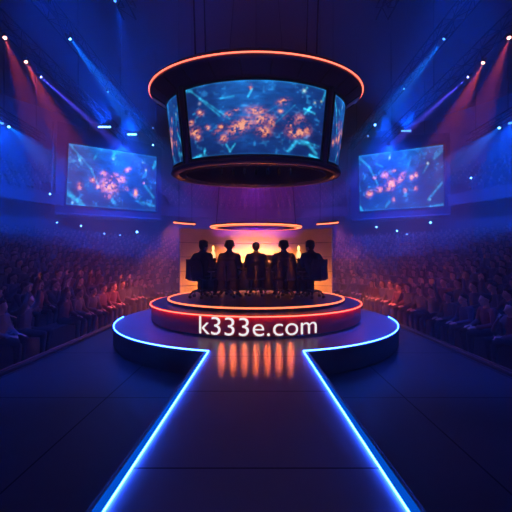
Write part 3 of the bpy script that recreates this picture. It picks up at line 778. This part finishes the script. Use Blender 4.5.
def V(*a): return Vector(a)
def hand(b, wrist, fwd, thumb, curl=0.35, scale=1.0):
    """palm, four unequal bent fingers, and a thumb leaving the palm's side"""
    f = fwd.normalized(); t = (thumb - f * thumb.dot(f)).normalized(); n = f.cross(t).normalized()
    if n.z > 0: n = -n          # the palm side, downwards
    k = scale
    p0 = wrist + f * 0.015 * k; p1 = wrist + f * 0.085 * k
    for q in (-0.022, 0.0, 0.022):
        b.limb(p0 + t * q * 0.8 * k, p1 + t * q * 1.25 * k, 0.016 * k, 0.0145 * k)
    for q, ln in ((0.033, 0.070), (0.011, 0.080), (-0.011, 0.074), (-0.033, 0.058)):
        a = p1 + t * q * k; d = (f + t * q * 2.0).normalized()
        for j, r in enumerate((0.0098, 0.0090, 0.0080)):
            an = curl * (j + 0.6)
            e = a + (d * math.cos(an) + n * math.sin(an)) * ln * k * (0.46, 0.30, 0.24)[j]
            b.limb(a, e, r * k, r * k * 0.93); a = e
    a = p0 + t * 0.026 * k + f * 0.012 * k
    m = a + (f * 0.6 + t * 0.8 + n * 0.25).normalized() * 0.040 * k; e = m + (f * 0.9 + t * 0.35 + n * 0.3).normalized() * 0.030 * k
    b.limb(a, m, 0.0125 * k, 0.0108 * k); b.limb(m, e, 0.0105 * k, 0.0085 * k)

def head(b, c, yaw=0.0, pitch=0.0):
    R = Matrix.Rotation(yaw, 3, 'Z') @ Matrix.Rotation(pitch, 3, 'X')
    P = lambda x, y, z: Vector(c) + R @ Vector((x, y, z))
    b.limb(P(0, -0.022, 0.03), P(0, 0.025, 0.035), (0.076, 0.082, 0.085), (0.071, 0.075, 0.078))      # skull
    b.limb(P(0, 0.035, -0.02), P(0, 0.062, -0.085), (0.062, 0.052, 0.055), (0.033, 0.028, 0.026))     # face and jaw
    b.limb(P(0, 0.098, 0.012), P(0, 0.118, -0.028), 0.010, 0.0145)                                    # nose
    b.limb(P(-0.03, 0.090, 0.022), P(0.03, 0.090, 0.022), 0.013, 0.013)                               # brow
    b.limb(P(-0.017, 0.094, -0.056), P(0.017, 0.094, -0.056), 0.008, 0.008)                           # lips
    for s in (-1, 1):
        b.ball(P(s * 0.030, 0.092, 0.002), 0.0115)                                                    # eyes
        b.limb(P(s * 0.078, -0.005, 0.012), P(s * 0.080, -0.002, -0.02), (0.010, 0.020, 0.022), (0.008, 0.013, 0.015))   # ears
    return P

def hair_mesh(c, yaw, style, mat_, voxel=0.010, decimate=0.5, pitch=0.0):
    b = Body(); R = Matrix.Rotation(yaw, 3, 'Z') @ Matrix.Rotation(pitch, 3, 'X')
    P = lambda x, y, z: Vector(c) + R @ Vector((x, y, z))
    b.limb(P(0, -0.036, 0.058), P(0, 0.014, 0.066), (0.086, 0.082, 0.074), (0.079, 0.070, 0.064), 'hair')
    b.limb(P(0, -0.060, 0.02), P(0, -0.062, -0.035), (0.074, 0.052, 0.06), (0.060, 0.040, 0.035), 'hair')
    for s in (-1, 1):
        b.limb(P(s * 0.070, -0.02, 0.04), P(s * 0.074, 0.0, 0.01), (0.018, 0.036, 0.03), (0.010, 0.014, 0.016), 'hair')
        b.limb(P(s * 0.045, 0.045, 0.098), P(s * 0.0, 0.052, 0.108), 0.026, 0.028, 'hair')
    if style == 'full':
        for s in (-1, 1): b.limb(P(s * 0.052, -0.03, 0.10), P(s * 0.084, -0.02, 0.02), 0.046, 0.034, 'hair')
        b.ball(P(0, -0.02, 0.115), (0.07, 0.075, 0.04), 'hair')
    if style == 'long':
        b.limb(P(0, -0.075, 0.0), P(0, -0.085, -0.20), (0.082, 0.045, 0.07), (0.085, 0.032, 0.05), 'hair')
        for s in (-1, 1): b.limb(P(s * 0.078, -0.03, 0.03), P(s * 0.085, -0.02, -0.17), (0.022, 0.045, 0.04), (0.022, 0.03, 0.03), 'hair')
    if style == 'bun':
        b.ball(P(0, -0.10, 0.12), 0.048, 'hair')
    return b.build('hair', voxel, [mat_], ['hair'], decimate, 3)

def torso(b, pel, ch, nb, hc, w=1.0):
    b.limb(pel, pel + V(0, 0.0, 0.10), (0.165 * w, 0.125, 0.11), (0.15 * w, 0.11, 0.11), 'top')
    b.limb(pel + V(0, 0, 0.10), ch, (0.15 * w, 0.11, 0.12), (0.175 * w, 0.12, 0.14), 'top')
    b.limb(ch, nb + V(0, 0, -0.07), (0.175 * w, 0.12, 0.14), (0.13 * w, 0.085, 0.07), 'top')
    b.limb(nb + V(0, 0, -0.03), hc + V(0, -0.015, -0.06), 0.058, 0.054, 'skin')

def sleeve(b, sh, el, wr, tag='top', k=1.0):
    b.limb(sh, el, 0.066 * k, 0.050 * k, tag); b.limb(el, wr, 0.050 * k, 0.036 * k, tag)

def legs(b, pel, knees, ankles, toes):
    for s, kn, an, to in zip((-1, 1), knees, ankles, toes):
        b.limb(pel + V(s * 0.095, 0.0, -0.01), kn, 0.092, 0.062, 'trousers'); b.limb(kn, an, 0.060, 0.042, 'trousers')
        b.limb(an + V(0, -0.03, -0.045), to, (0.040, 0.045, 0.035), (0.042, 0.05, 0.028), 'shoes')

TAGS = ['skin', 'top', 'trousers', 'shoes']
def mates(): return [M['skin'], M['suit'], M['trouser'], M['shoe']]

# office chair, facing +Y
def office_chair(label):
    t = thing('office_chair', label, 'chair', group=None)
    bm = bmesh.new(); box(bm, -0.215, 0.215, -0.20, 0.27, 0.365, 0.430, 0.03); obj('seat', bm, M['chair'], t, True)
    bm = bmesh.new(); k = 12
    rows = []
    for j in range(9):
        z = 0.40 + 0.40 * j / 8; wv = 0.215 - 0.05 * (j / 8) ** 2
        yy = -0.265 - 0.05 * (j / 8) + 0.03 * math.sin(j / 8 * PI)
        rows.append([(wv * (i / k * 2 - 1), yy - 0.0 + 0.07 * (i / k * 2 - 1) ** 2, z) for i in range(k + 1)])
    fv = [[bm.verts.new(p) for p in r] for r in rows]; bv = [[bm.verts.new((p[0], p[1] - 0.05, p[2])) for p in r] for r in rows]
    for j in range(8):
        for i in range(k):
            bm.faces.new((fv[j][i], fv[j][i + 1], fv[j + 1][i + 1], fv[j + 1][i])); bm.faces.new((bv[j][i + 1], bv[j][i], bv[j + 1][i], bv[j + 1][i + 1]))
        bm.faces.new((fv[j][0], fv[j + 1][0], bv[j + 1][0], bv[j][0])); bm.faces.new((fv[j + 1][k], fv[j][k], bv[j][k], bv[j + 1][k]))
    for i in range(k):
        bm.faces.new((fv[0][i + 1], fv[0][i], bv[0][i], bv[0][i + 1])); bm.faces.new((fv[8][i], fv[8][i + 1], bv[8][i + 1], bv[8][i]))
    bmesh.ops.recalc_face_normals(bm, faces=bm.faces)
    obj('backrest', bm, M['chair'], t, True)
    bm = bmesh.new(); tube(bm, [(0, -0.10, 0.37), (0, -0.30, 0.38), (0, -0.345, 0.46), (0, -0.345, 0.66)], 0.022, 8); obj('back_bracket', bm, M['chairm'], t, True)
    for s in (-1, 1):
        bm = bmesh.new(); tube(bm, [(s * 0.18, 0.02, 0.385), (s * 0.232, 0.02, 0.40), (s * 0.238, 0.03, 0.535), (s * 0.238, -0.10, 0.555), (s * 0.236, 0.14, 0.555)], 0.017, 8)
        am = obj('armrest', bm, M['chairm'], t, True)
        bm = bmesh.new(); box(bm, s * 0.238 - 0.024, s * 0.238 + 0.024, -0.11, 0.13, 0.557, 0.578, 0.008); obj('arm_pad', bm, M['chair'], am)
    bm = bmesh.new(); tube(bm, [(0, 0, 0.10), (0, 0, 0.24), (0, 0, 0.385)], [0.032, 0.028, 0.022], 12); obj('column', bm, M['chairm'], t, True)
    for k in range(5):
        a = k * 2 * PI / 5 + 0.3; c, s = math.cos(a), math.sin(a)
        bm = bmesh.new(); tube(bm, [(0.02 * c, 0.02 * s, 0.13), (0.12 * c, 0.12 * s, 0.155), (0.18 * c, 0.18 * s, 0.135), (0.235 * c, 0.235 * s, 0.075)], [0.026, 0.024, 0.02, 0.015], 8)
        lg = obj('leg', bm, M['chairm'], t, True)
        bm = bmesh.new(); tx, ty = -s, c
        for q in (-1, 1):
            p = Vector((0.235 * c + tx * q * 0.014, 0.235 * s + ty * q * 0.014, 0.031))
            tube(bm, [p - Vector((tx, ty, 0)) * 0.009, p + Vector((tx, ty, 0)) * 0.009], 0.031, 14)
        obj('caster', bm, M['shoe'], lg, True)
    return t
chair0 = office_chair('x')

PZ = DZ + PT + 0.06
def seated(style, lean=0.0, elbow=0.0, hx=0.13, head_yaw=0.0, w=1.0, outer=0, pitch=0.0):
    """person on an office chair at the desk: one body, jacket and hair on it. Returns three meshes."""
    pel, ch, nb = V(0, -0.02, 0.555), V(0, 0.0 + lean * 0.5, 0.80), V(0, 0.02 + lean, 0.965)
    hc = V(0, 0.05 + lean * 1.2, 1.065)
    b = Body(); torso(b, pel, ch, nb, hc, 0.92 * w); head(b, hc, head_yaw, pitch)
    j = Body()
    j.limb(pel + V(0, -.01, -0.03), pel + V(0, 0, 0.12), (0.185 * w, 0.135, 0.06), (0.168 * w, 0.122, 0.1), 'top')
    j.limb(pel + V(0, 0, 0.10), ch, (0.172 * w, 0.128, 0.12), (0.188 * w, 0.130, 0.12), 'top')
    j.limb(ch, nb + V(0, 0, -0.075), (0.188 * w, 0.130, 0.12), (0.125 * w, 0.095, 0.060), 'top')
    j.limb(nb + V(0, -0.015, -0.04), nb + V(0, -0.01, 0.015), (0.078, 0.07, 0.04), (0.068, 0.064, 0.028), 'top')   # collar
    for s in (-1, 1):
        e_out = elbow if (outer == 0 or s == outer) else 0.0
        sh = V(s * 0.160 * w, 0.01 + lean, 0.865); el = V(s * (0.203 + e_out), 0.05 + lean - e_out * 0.5, 0.665 + e_out * 0.25); wr = V(s * hx, 0.33, 0.812)
        b.limb(sh, el, 0.052, 0.042, 'top'); b.limb(el, wr, 0.042, 0.029, 'skin')
        hand(b, wr, V(-s * 0.12, 0.9, -0.02), V(-s, 0, 0.1), 0.25)
        j.limb(nb + V(s * 0.05, -0.005, -0.05), sh, (0.06, 0.068, 0.05), (0.070, 0.078, 0.066), 'top')
        j.limb(sh, el, 0.074, 0.058, 'top'); j.limb(el, el.lerp(wr, 0.86), 0.057, 0.042, 'top')
    legs(b, pel, [V(-.14, .40, .535), V(.14, .40, .535)], [V(-.12, .36, .10), V(.12, .36, .10)], [V(-.135, .50, .032), V(.135, .50, .032)])
    return (b.build('person_body', 0.008, mates(), TAGS, 0.35), j.build('jacket', 0.012, [M['suit']], ['top'], 0.6), hair_mesh(hc, head_yaw, style, M['hair'], pitch=pitch))

def link(name, me, parent=None):
    o = bpy.data.objects.new(name, me); COL.objects.link(o)
    if parent is not None: o.parent = parent
    return o

def seat_at(px, depth): return (px - 256) * depth / F
crew = [  # px, depth, turn, args, labels
    (201.0, 6.55, -0.42, dict(style='full', lean=0.05, elbow=0.11, head_yaw=-0.1, w=1.06, outer=-1), 'leftmost seated person, in a dark jacket, back turned and one elbow out', 'leftmost black office chair with armrests and wheeled base at the desk'),
    (229.0, 6.62, -0.10, dict(style='full', lean=0.02, elbow=0.02, w=1.02), 'second seated person from the left, dark jacket, back to the camera', 'second black office chair from the left at the desk'),
    (256.0, 7.00, 0.0, dict(style='short', lean=0.0, elbow=0.03), 'middle one of five seated people, short hair and dark suit, back to the camera', 'middle black office chair of the five at the desk'),
    (284.0, 6.62, 0.08, dict(style='full', lean=0.02, elbow=0.03, w=1.02), 'second seated person from the right, dark jacket, back to the camera', 'second black office chair from the right at the desk'),
    (312.5, 6.55, 0.42, dict(style='full', lean=0.05, elbow=0.11, head_yaw=0.1, w=1.06, outer=1), 'rightmost seated person, in a dark jacket, back turned and one elbow out', 'rightmost black office chair with armrests and wheeled base at the desk'),
]
for i, (px, dep, turn, kw, lab, clab) in enumerate(crew):
    loc = (seat_at(px, dep), dep, PZ)
    b, jk, hr = seated(**kw)
    p = link('person', b); tag(p, lab, 'person'); p.location = loc; p.rotation_euler = (0, 0, turn)
    link('jacket', jk, p); link('hair', hr, p)
    if i == 0:
        chair0.location = loc; chair0.rotation_euler = (0, 0, turn + 0.0); chair0['label'] = clab
    else:
        place_copy(chair0, loc, (0, 0, turn), clab)

# crescent desk
desk = thing('crescent_desk', 'dark crescent desk in front of the five seated people', 'desk', (0, CPY, PZ))
def dpts(r, a=0.80, n=40): return [(r * math.sin(-a + 2 * a * i / n) * 1.28, r * math.cos(-a + 2 * a * i / n) - 1.05 + 0.55) for i in range(n + 1)]
bm = bmesh.new(); sweep_box(bm, dpts(1.32), 0.24, 0.28, 0.712, 0.742); obj('top', bm, M['desk'], desk)
bm = bmesh.new(); sweep_box(bm, dpts(1.52, 0.78), 0.02, 0.02, 0.04, 0.712); obj('modesty_panel', bm, M['desk'], desk)
for a in (-0.74, -0.25, 0.25, 0.74):
    bm = bmesh.new(); x, y = 1.44 * math.sin(a) * 1.28, 1.44 * math.cos(a) - 0.5
    box(bm, x - 0.025, x + 0.025, y - 0.025, y + 0.025, 0.002, 0.7125); obj('leg', bm, M['desk'], desk)

# desk objects: two glowing table lamps, a monitor, cups
def table_lamp(px, depth, label):
    t = thing('table_lamp', label, 'lamp', (seat_at(px, depth), depth, PZ + 0.75))
    bm = bmesh.new(); lathe(bm, [(0, 0), (0.055, 0.0), (0.055, 0.02), (0.02, 0.03), (0, 0.03)], 20); obj('base', bm, M['chairm'], t, True)
    bm = bmesh.new(); lathe(bm, [(0.02, 0.03), (0.048, 0.05), (0.052, 0.17), (0.040, 0.22), (0.018, 0.25), (0.0, 0.252)], 20); obj('glass_shade', bm, M['glass'], t, True)
    bm = bmesh.new(); lathe(bm, [(0, 0.25), (0.016, 0.256), (0.026, 0.30), (0.022, 0.34), (0.0, 0.375)], 16); obj('bulb', bm, M['warmbar'], t, True)
    return t
table_lamp(213.2, 7.12, 'glowing glass table lamp on the desk between the two people at its left end')
table_lamp(298.6, 7.12, 'glowing glass table lamp on the desk between the two people at its right end')
for px, lab in ((270.5, 'small black desk monitor seen from behind, right of the middle person'),):
    t = thing('desk_monitor', lab, 'monitor', (seat_at(px, 7.55), 7.55, PZ + 0.75))
    bm = bmesh.new(); box(bm, -0.15, 0.15, -0.02, 0.02, 0.03, 0.17, 0.008); obj('screen_body', bm, M['desk'], t)
    bm = bmesh.new(); tube(bm, [(0, 0.02, 0.01), (0, 0.02, 0.1)], 0.015, 8); box(bm, -0.07, 0.07, -0.05, 0.07, 0.0, 0.012, 0.003); obj('stand', bm, M['desk'], t)

# ------------------------------------------------------------------ audience
def audience_pose(kind):
    b = Body(); pel, ch, nb, hc = V(0, -0.02, 0.525), V(0, 0.0, 0.80), V(0, 0.02, 0.98), V(0, 0.05, 1.125)
    yaw = 0.0; pitch = 0.0
    if kind == 'lean': ch += V(0, .07, -.01); nb += V(0, .14, -.03); hc += V(0, .17, -.035)
    torso(b, pel, ch, nb, hc)
    if kind == 'chin': yaw = 0.25
    head(b, hc, yaw, pitch)
    up = {'both': (-1, 1), 'one': (1,), 'cheer': (-1, 1)}.get(kind, ())
    for s in (-1, 1):
        sh = V(s * 0.185, nb.y - 0.01, 0.92)
        b.limb(nb + V(s * .05, 0, -.06), sh, (0.06, 0.06, 0.045), 0.066, 'top')
        if s in up:
            el = V(s * 0.245, 0.12, 1.05); wr = V(s * (0.20 if kind != 'cheer' else 0.14), 0.17, 1.30); f = V(-s * .1, 0.1, 1); th = V(-s, 0, 0)
        elif kind == 'clap': el = V(s * 0.25, 0.10, 0.70); wr = V(s * 0.055, 0.30, 0.88); f = V(-s * .15, 0.4, .9); th = V(0, -1, 0.4)
        elif kind == 'chin' and s > 0: el = V(0.20, 0.26, 0.66); wr = V(0.07, 0.22, 0.93); f = V(-.3, -.1, 1); th = V(-.2, -1, 0)
        elif kind == 'lean': el = V(s * 0.22, 0.30, 0.66); wr = V(s * 0.06, 0.42, 0.62); f = V(-s * .5, .8, -.2); th = V(0, 0, 1)
        else: el = V(s * 0.25, 0.05, 0.67); wr = V(s * 0.11, 0.26, 0.60); f = V(-s * .3, .9, -.1); th = V(-s, 0, .3)
        sleeve(b, sh, el, wr)
        hand(b, wr, f, th, 0.3, 1.05)
    legs(b, pel, [V(-.13, .40, .48), V(.13, .40, .48)], [V(-.11, .36, .09), V(.11, .36, .09)], [V(-.12, .49, .030), V(.12, .49, .030)])
    return b, hc, yaw

POSES = {'lap': 'hands in lap', 'both': 'both arms raised', 'one': 'one arm raised', 'clap': 'clapping', 'chin': 'hand at chin', 'lean': 'leaning forwards'}
TOPS = [('topa', 'charcoal'), ('topb', 'grey'), ('topc', 'navy'), ('topd', 'maroon')]
STY = ['short', 'long', 'full', 'bun']
bodies, low, hairs = {}, {}, {}
for kd in POSES:
    b, hc, yaw = audience_pose(kd)
    bodies[kd] = b.build('audience_body', 0.0105, [M['skin'], M['topa'], M['trouser'], M['shoe']], TAGS, 0.16, 3)
    lo = b.build('crowd_low', 0.045, [M['skin'], M['topa'], M['trouser'], M['shoe']], TAGS, 0.30, 1)
    for st in STY:
        hairs[kd, st] = hair_mesh(hc, yaw, st, M['hair'] if st != 'full' else M['hairb'], 0.016, 0.30)
    hl = hair_mesh(hc, yaw, 'full', M['hair'], 0.04, 0.4)
    vs = np.zeros(len(lo.vertices) * 3); lo.vertices.foreach_get('co', vs); vs = vs.reshape(-1, 3)
    fs = [tuple(p.vertices) for p in lo.polygons]; mi = [p.material_index for p in lo.polygons]
    hv = np.zeros(len(hl.vertices) * 3); hl.vertices.foreach_get('co', hv); hv = hv.reshape(-1, 3)
    off = len(vs); fs += [tuple(i + off for i in p.vertices) for p in hl.polygons]; mi += [7] * len(hl.polygons)
    low[kd] = (np.concatenate([vs, hv]), fs, np.array(mi))
    bpy.data.meshes.remove(lo); bpy.data.meshes.remove(hl)

ORD = ['first', 'second', 'third', 'fourth', 'fifth', 'sixth', 'seventh', 'eighth', 'ninth', 'tenth', 'eleventh', 'twelfth']
seats = []
for k in range(ROWS):
    r = R0 + k * PITCH + 0.60; z = Z0 + k * RISE
    total_s = 15.0 - 0.0; pitch_s = 0.62
    n_side = int(15.0 / pitch_s)
    for s in (-1, 1):
        for i in range(n_side):
            y = CY - 0.3 - (i + 0.5 * (k % 2)) * pitch_s
            seats.append((s * r, y, z, k, s, 'side'))
        na = int((PI / 2) * r / pitch_s)
        for i in range(na):
            a = (i + 0.5) / na * PI / 2 * 0.985
            seats.append((s * r * math.cos(a), CY + r * math.sin(a), z, k, s, 'curve'))
keep = []
for x, y, z, k, s, w in seats:
    if y < 1.0 or abs(x) > y * 0.83 + 1.6: continue                      # beyond the frame, with a margin to the side
    if w == 'curve' and abs(x) < 2.2 and y < 22 and k < 4: continue      # hidden behind the backdrop
    if random.random() < 0.05: continue
    d = math.hypot(x, y)
    infr = abs(x) < y * 0.815
    keep.append((d, x, y, z, k, s, infr))
keep.sort()
near = [q for q in keep if q[6]][:296]
nearset = set(near)
rest = [q for q in keep if q not in nearset]
pk = list(POSES); wts = [0.36, 0.10, 0.12, 0.12, 0.12, 0.18]
def facing(x, y):
    tx, ty = 0.0, CPY + 0.5
    base = math.atan2(ty - y, tx - x) - PI / 2
    if y < CY:
        straight = PI / 2 if x > 0 else -PI / 2
        dd = (base - straight + PI) % (2 * PI) - PI
        base = straight + 0.55 * dd
    return base + random.uniform(-0.12, 0.12)
def who(kd, ti, st, k, s):
    hl_ = {'short': 'short hair', 'long': 'long hair', 'full': 'thick brown hair', 'bun': 'tied hair'}[st]
    row = ORD[k] if k < len(ORD) else 'far'
    return 'audience member with %s, %s top, %s, %s row %s of stage' % (hl_, TOPS[ti][1], POSES[kd], row, side[s])
plan = []
for d, x, y, z, k, s, infr in near:
    plan.append([random.choices(pk, wts)[0], random.randrange(4), random.choices(STY, [.45, .25, .2, .1])[0], k, s,
                 Vector((x + random.uniform(-.03, .03), y + random.uniform(-.03, .03), z)), facing(x, y), random.uniform(0.94, 1.0)])
from mathutils.bvhtree import BVHTree
raw = {kd: ([v.co.copy() for v in me.vertices], [tuple(p.vertices) for p in me.polygons]) for kd, me in bodies.items()}
def tree(q):
    mw = Matrix.Translation(q[5]) @ Matrix.Rotation(q[6], 4, 'Z') @ Matrix.Scale(q[7], 4)
    vs, ps = raw[q[0]]
    return BVHTree.FromPolygons([mw @ v for v in vs], ps)
for again in range(3):                                   # neighbours that touch sit still and a little smaller
    trees = [tree(q) for q in plan]; bad = set()
    for i in range(len(plan)):
        for j in range(i + 1, len(plan)):
            if (plan[i][5] - plan[j][5]).length < 1.15 and trees[i].overlap(trees[j]): bad |= {i, j}
    for i in bad: plan[i][0] = 'lap'; plan[i][7] = 0.93 - 0.02 * again
    if not bad: break
for kd, ti, st, k, s, loc, rz, q in plan:
    p = link('person', bodies[kd])
    p.location = loc; p.rotation_euler = (0, 0, rz); p.scale = (q, q, q)
    p.material_slots[1].link = 'OBJECT'; p.material_slots[1].material = M[TOPS[ti][0]]
    lab = who(kd, ti, st, k, s)
    tag(p, lab, 'person', lab)
    link('hair', hairs[kd, st], p)
# the rest of the crowd: one object
def crowd_mesh(name, items, label):
    VS, FS, MI, base = [], [], [], 0
    for x, y, z, tint in items:
        kd = random.choices(pk, wts)[0]; vs, fs, mi = low[kd]
        a = facing(x, y) ; c, s_ = math.cos(a), math.sin(a); q = random.uniform(0.90, 0.96)
        w = vs * q
        VS.append(np.stack([w[:, 0] * c - w[:, 1] * s_ + x, w[:, 0] * s_ + w[:, 1] * c + y, w[:, 2] + z], -1))
        FS += [tuple(i + base for i in f) for f in fs]
        m = mi.copy(); m[m == 1] = random.choice((1, 4, 5, 6)); MI.append(m); base += len(vs)
    me = bpy.data.meshes.new(name)
    me.from_pydata(np.concatenate(VS).tolist(), [], FS); me.update()
    for x in ('skin', 'topa', 'trouser', 'shoe', 'topb', 'topc', 'topd', 'hair'): me.materials.append(M[x])
    me.polygons.foreach_set('material_index', np.concatenate(MI).astype(np.int32))
    me.polygons.foreach_set('use_smooth', np.ones(len(me.polygons), bool))
    o = link(name, me); tag(o, label, 'crowd', kind='stuff')
    return o
ups = []
for k in range(9):
    r, z = 19.05 + k * 0.8 + 0.6, 6.3 + k * 0.42 - 0.02
    for s in (-1, 1):
        for i in range(int(10 / 0.62)):
            ups.append((s * r, CY - 0.3 - i * 0.62, z, 0))
        na = int(PI / 2 * r / 0.62)
        for i in range(na):
            a = (i + .5) / na * PI / 2; ups.append((s * r * math.cos(a), CY + r * math.sin(a), z, 0))
ups = [q for q in ups if q[1] > 8 and random.random() < 0.8 and not (math.hypot(q[0], q[1] - CY) < 21.6 and 85 < abs(q[0]) * F / q[1] < 215)]
crowd_mesh('crowd', [(x, y, z, 0) for d, x, y, z, k, s, i in rest] + ups, 'dense seated crowd filling the far rows and the balcony of the bowl')

# ------------------------------------------------------------------ haze
bm = bmesh.new(); box(bm, -28, 28, -4, 41, -1.0, 17.0)
hz = bpy.data.materials.new('stage_haze'); hz.use_nodes = True
nt = hz.node_tree; nt.nodes.remove(nt.nodes['Principled BSDF'])
vs_ = nt.nodes.new('ShaderNodeVolumeScatter'); vs_.inputs['Density'].default_value = 0.024; vs_.inputs['Anisotropy'].default_value = 0.15
vs_.inputs['Color'].default_value = (1, 1, 1, 1)
nt.links.new(vs_.outputs[0], nt.nodes['Material Output'].inputs['Volume'])
tag(obj('haze', bm, hz), 'thin stage haze filling the whole arena', 'haze', kind='stuff')

# ------------------------------------------------------------------ world and view
w = bpy.data.worlds.new('world'); sc.world = w; w.use_nodes = True
w.node_tree.nodes['Background'].inputs[0].default_value = (0.0006, 0.0008, 0.003, 1)
sc.view_settings.view_transform = 'Standard'; sc.view_settings.look = 'None'
sc.view_settings.gamma = 1.0; sc.view_settings.exposure = 0.0; sc.view_settings.use_curve_mapping = False
cy = sc.cycles
cy.use_denoising = True
cy.max_bounces = 5; cy.diffuse_bounces = 2; cy.glossy_bounces = 3; cy.volume_bounces = 0; cy.transmission_bounces = 2
cy.sample_clamp_indirect = 4.0
cy.use_light_tree = True
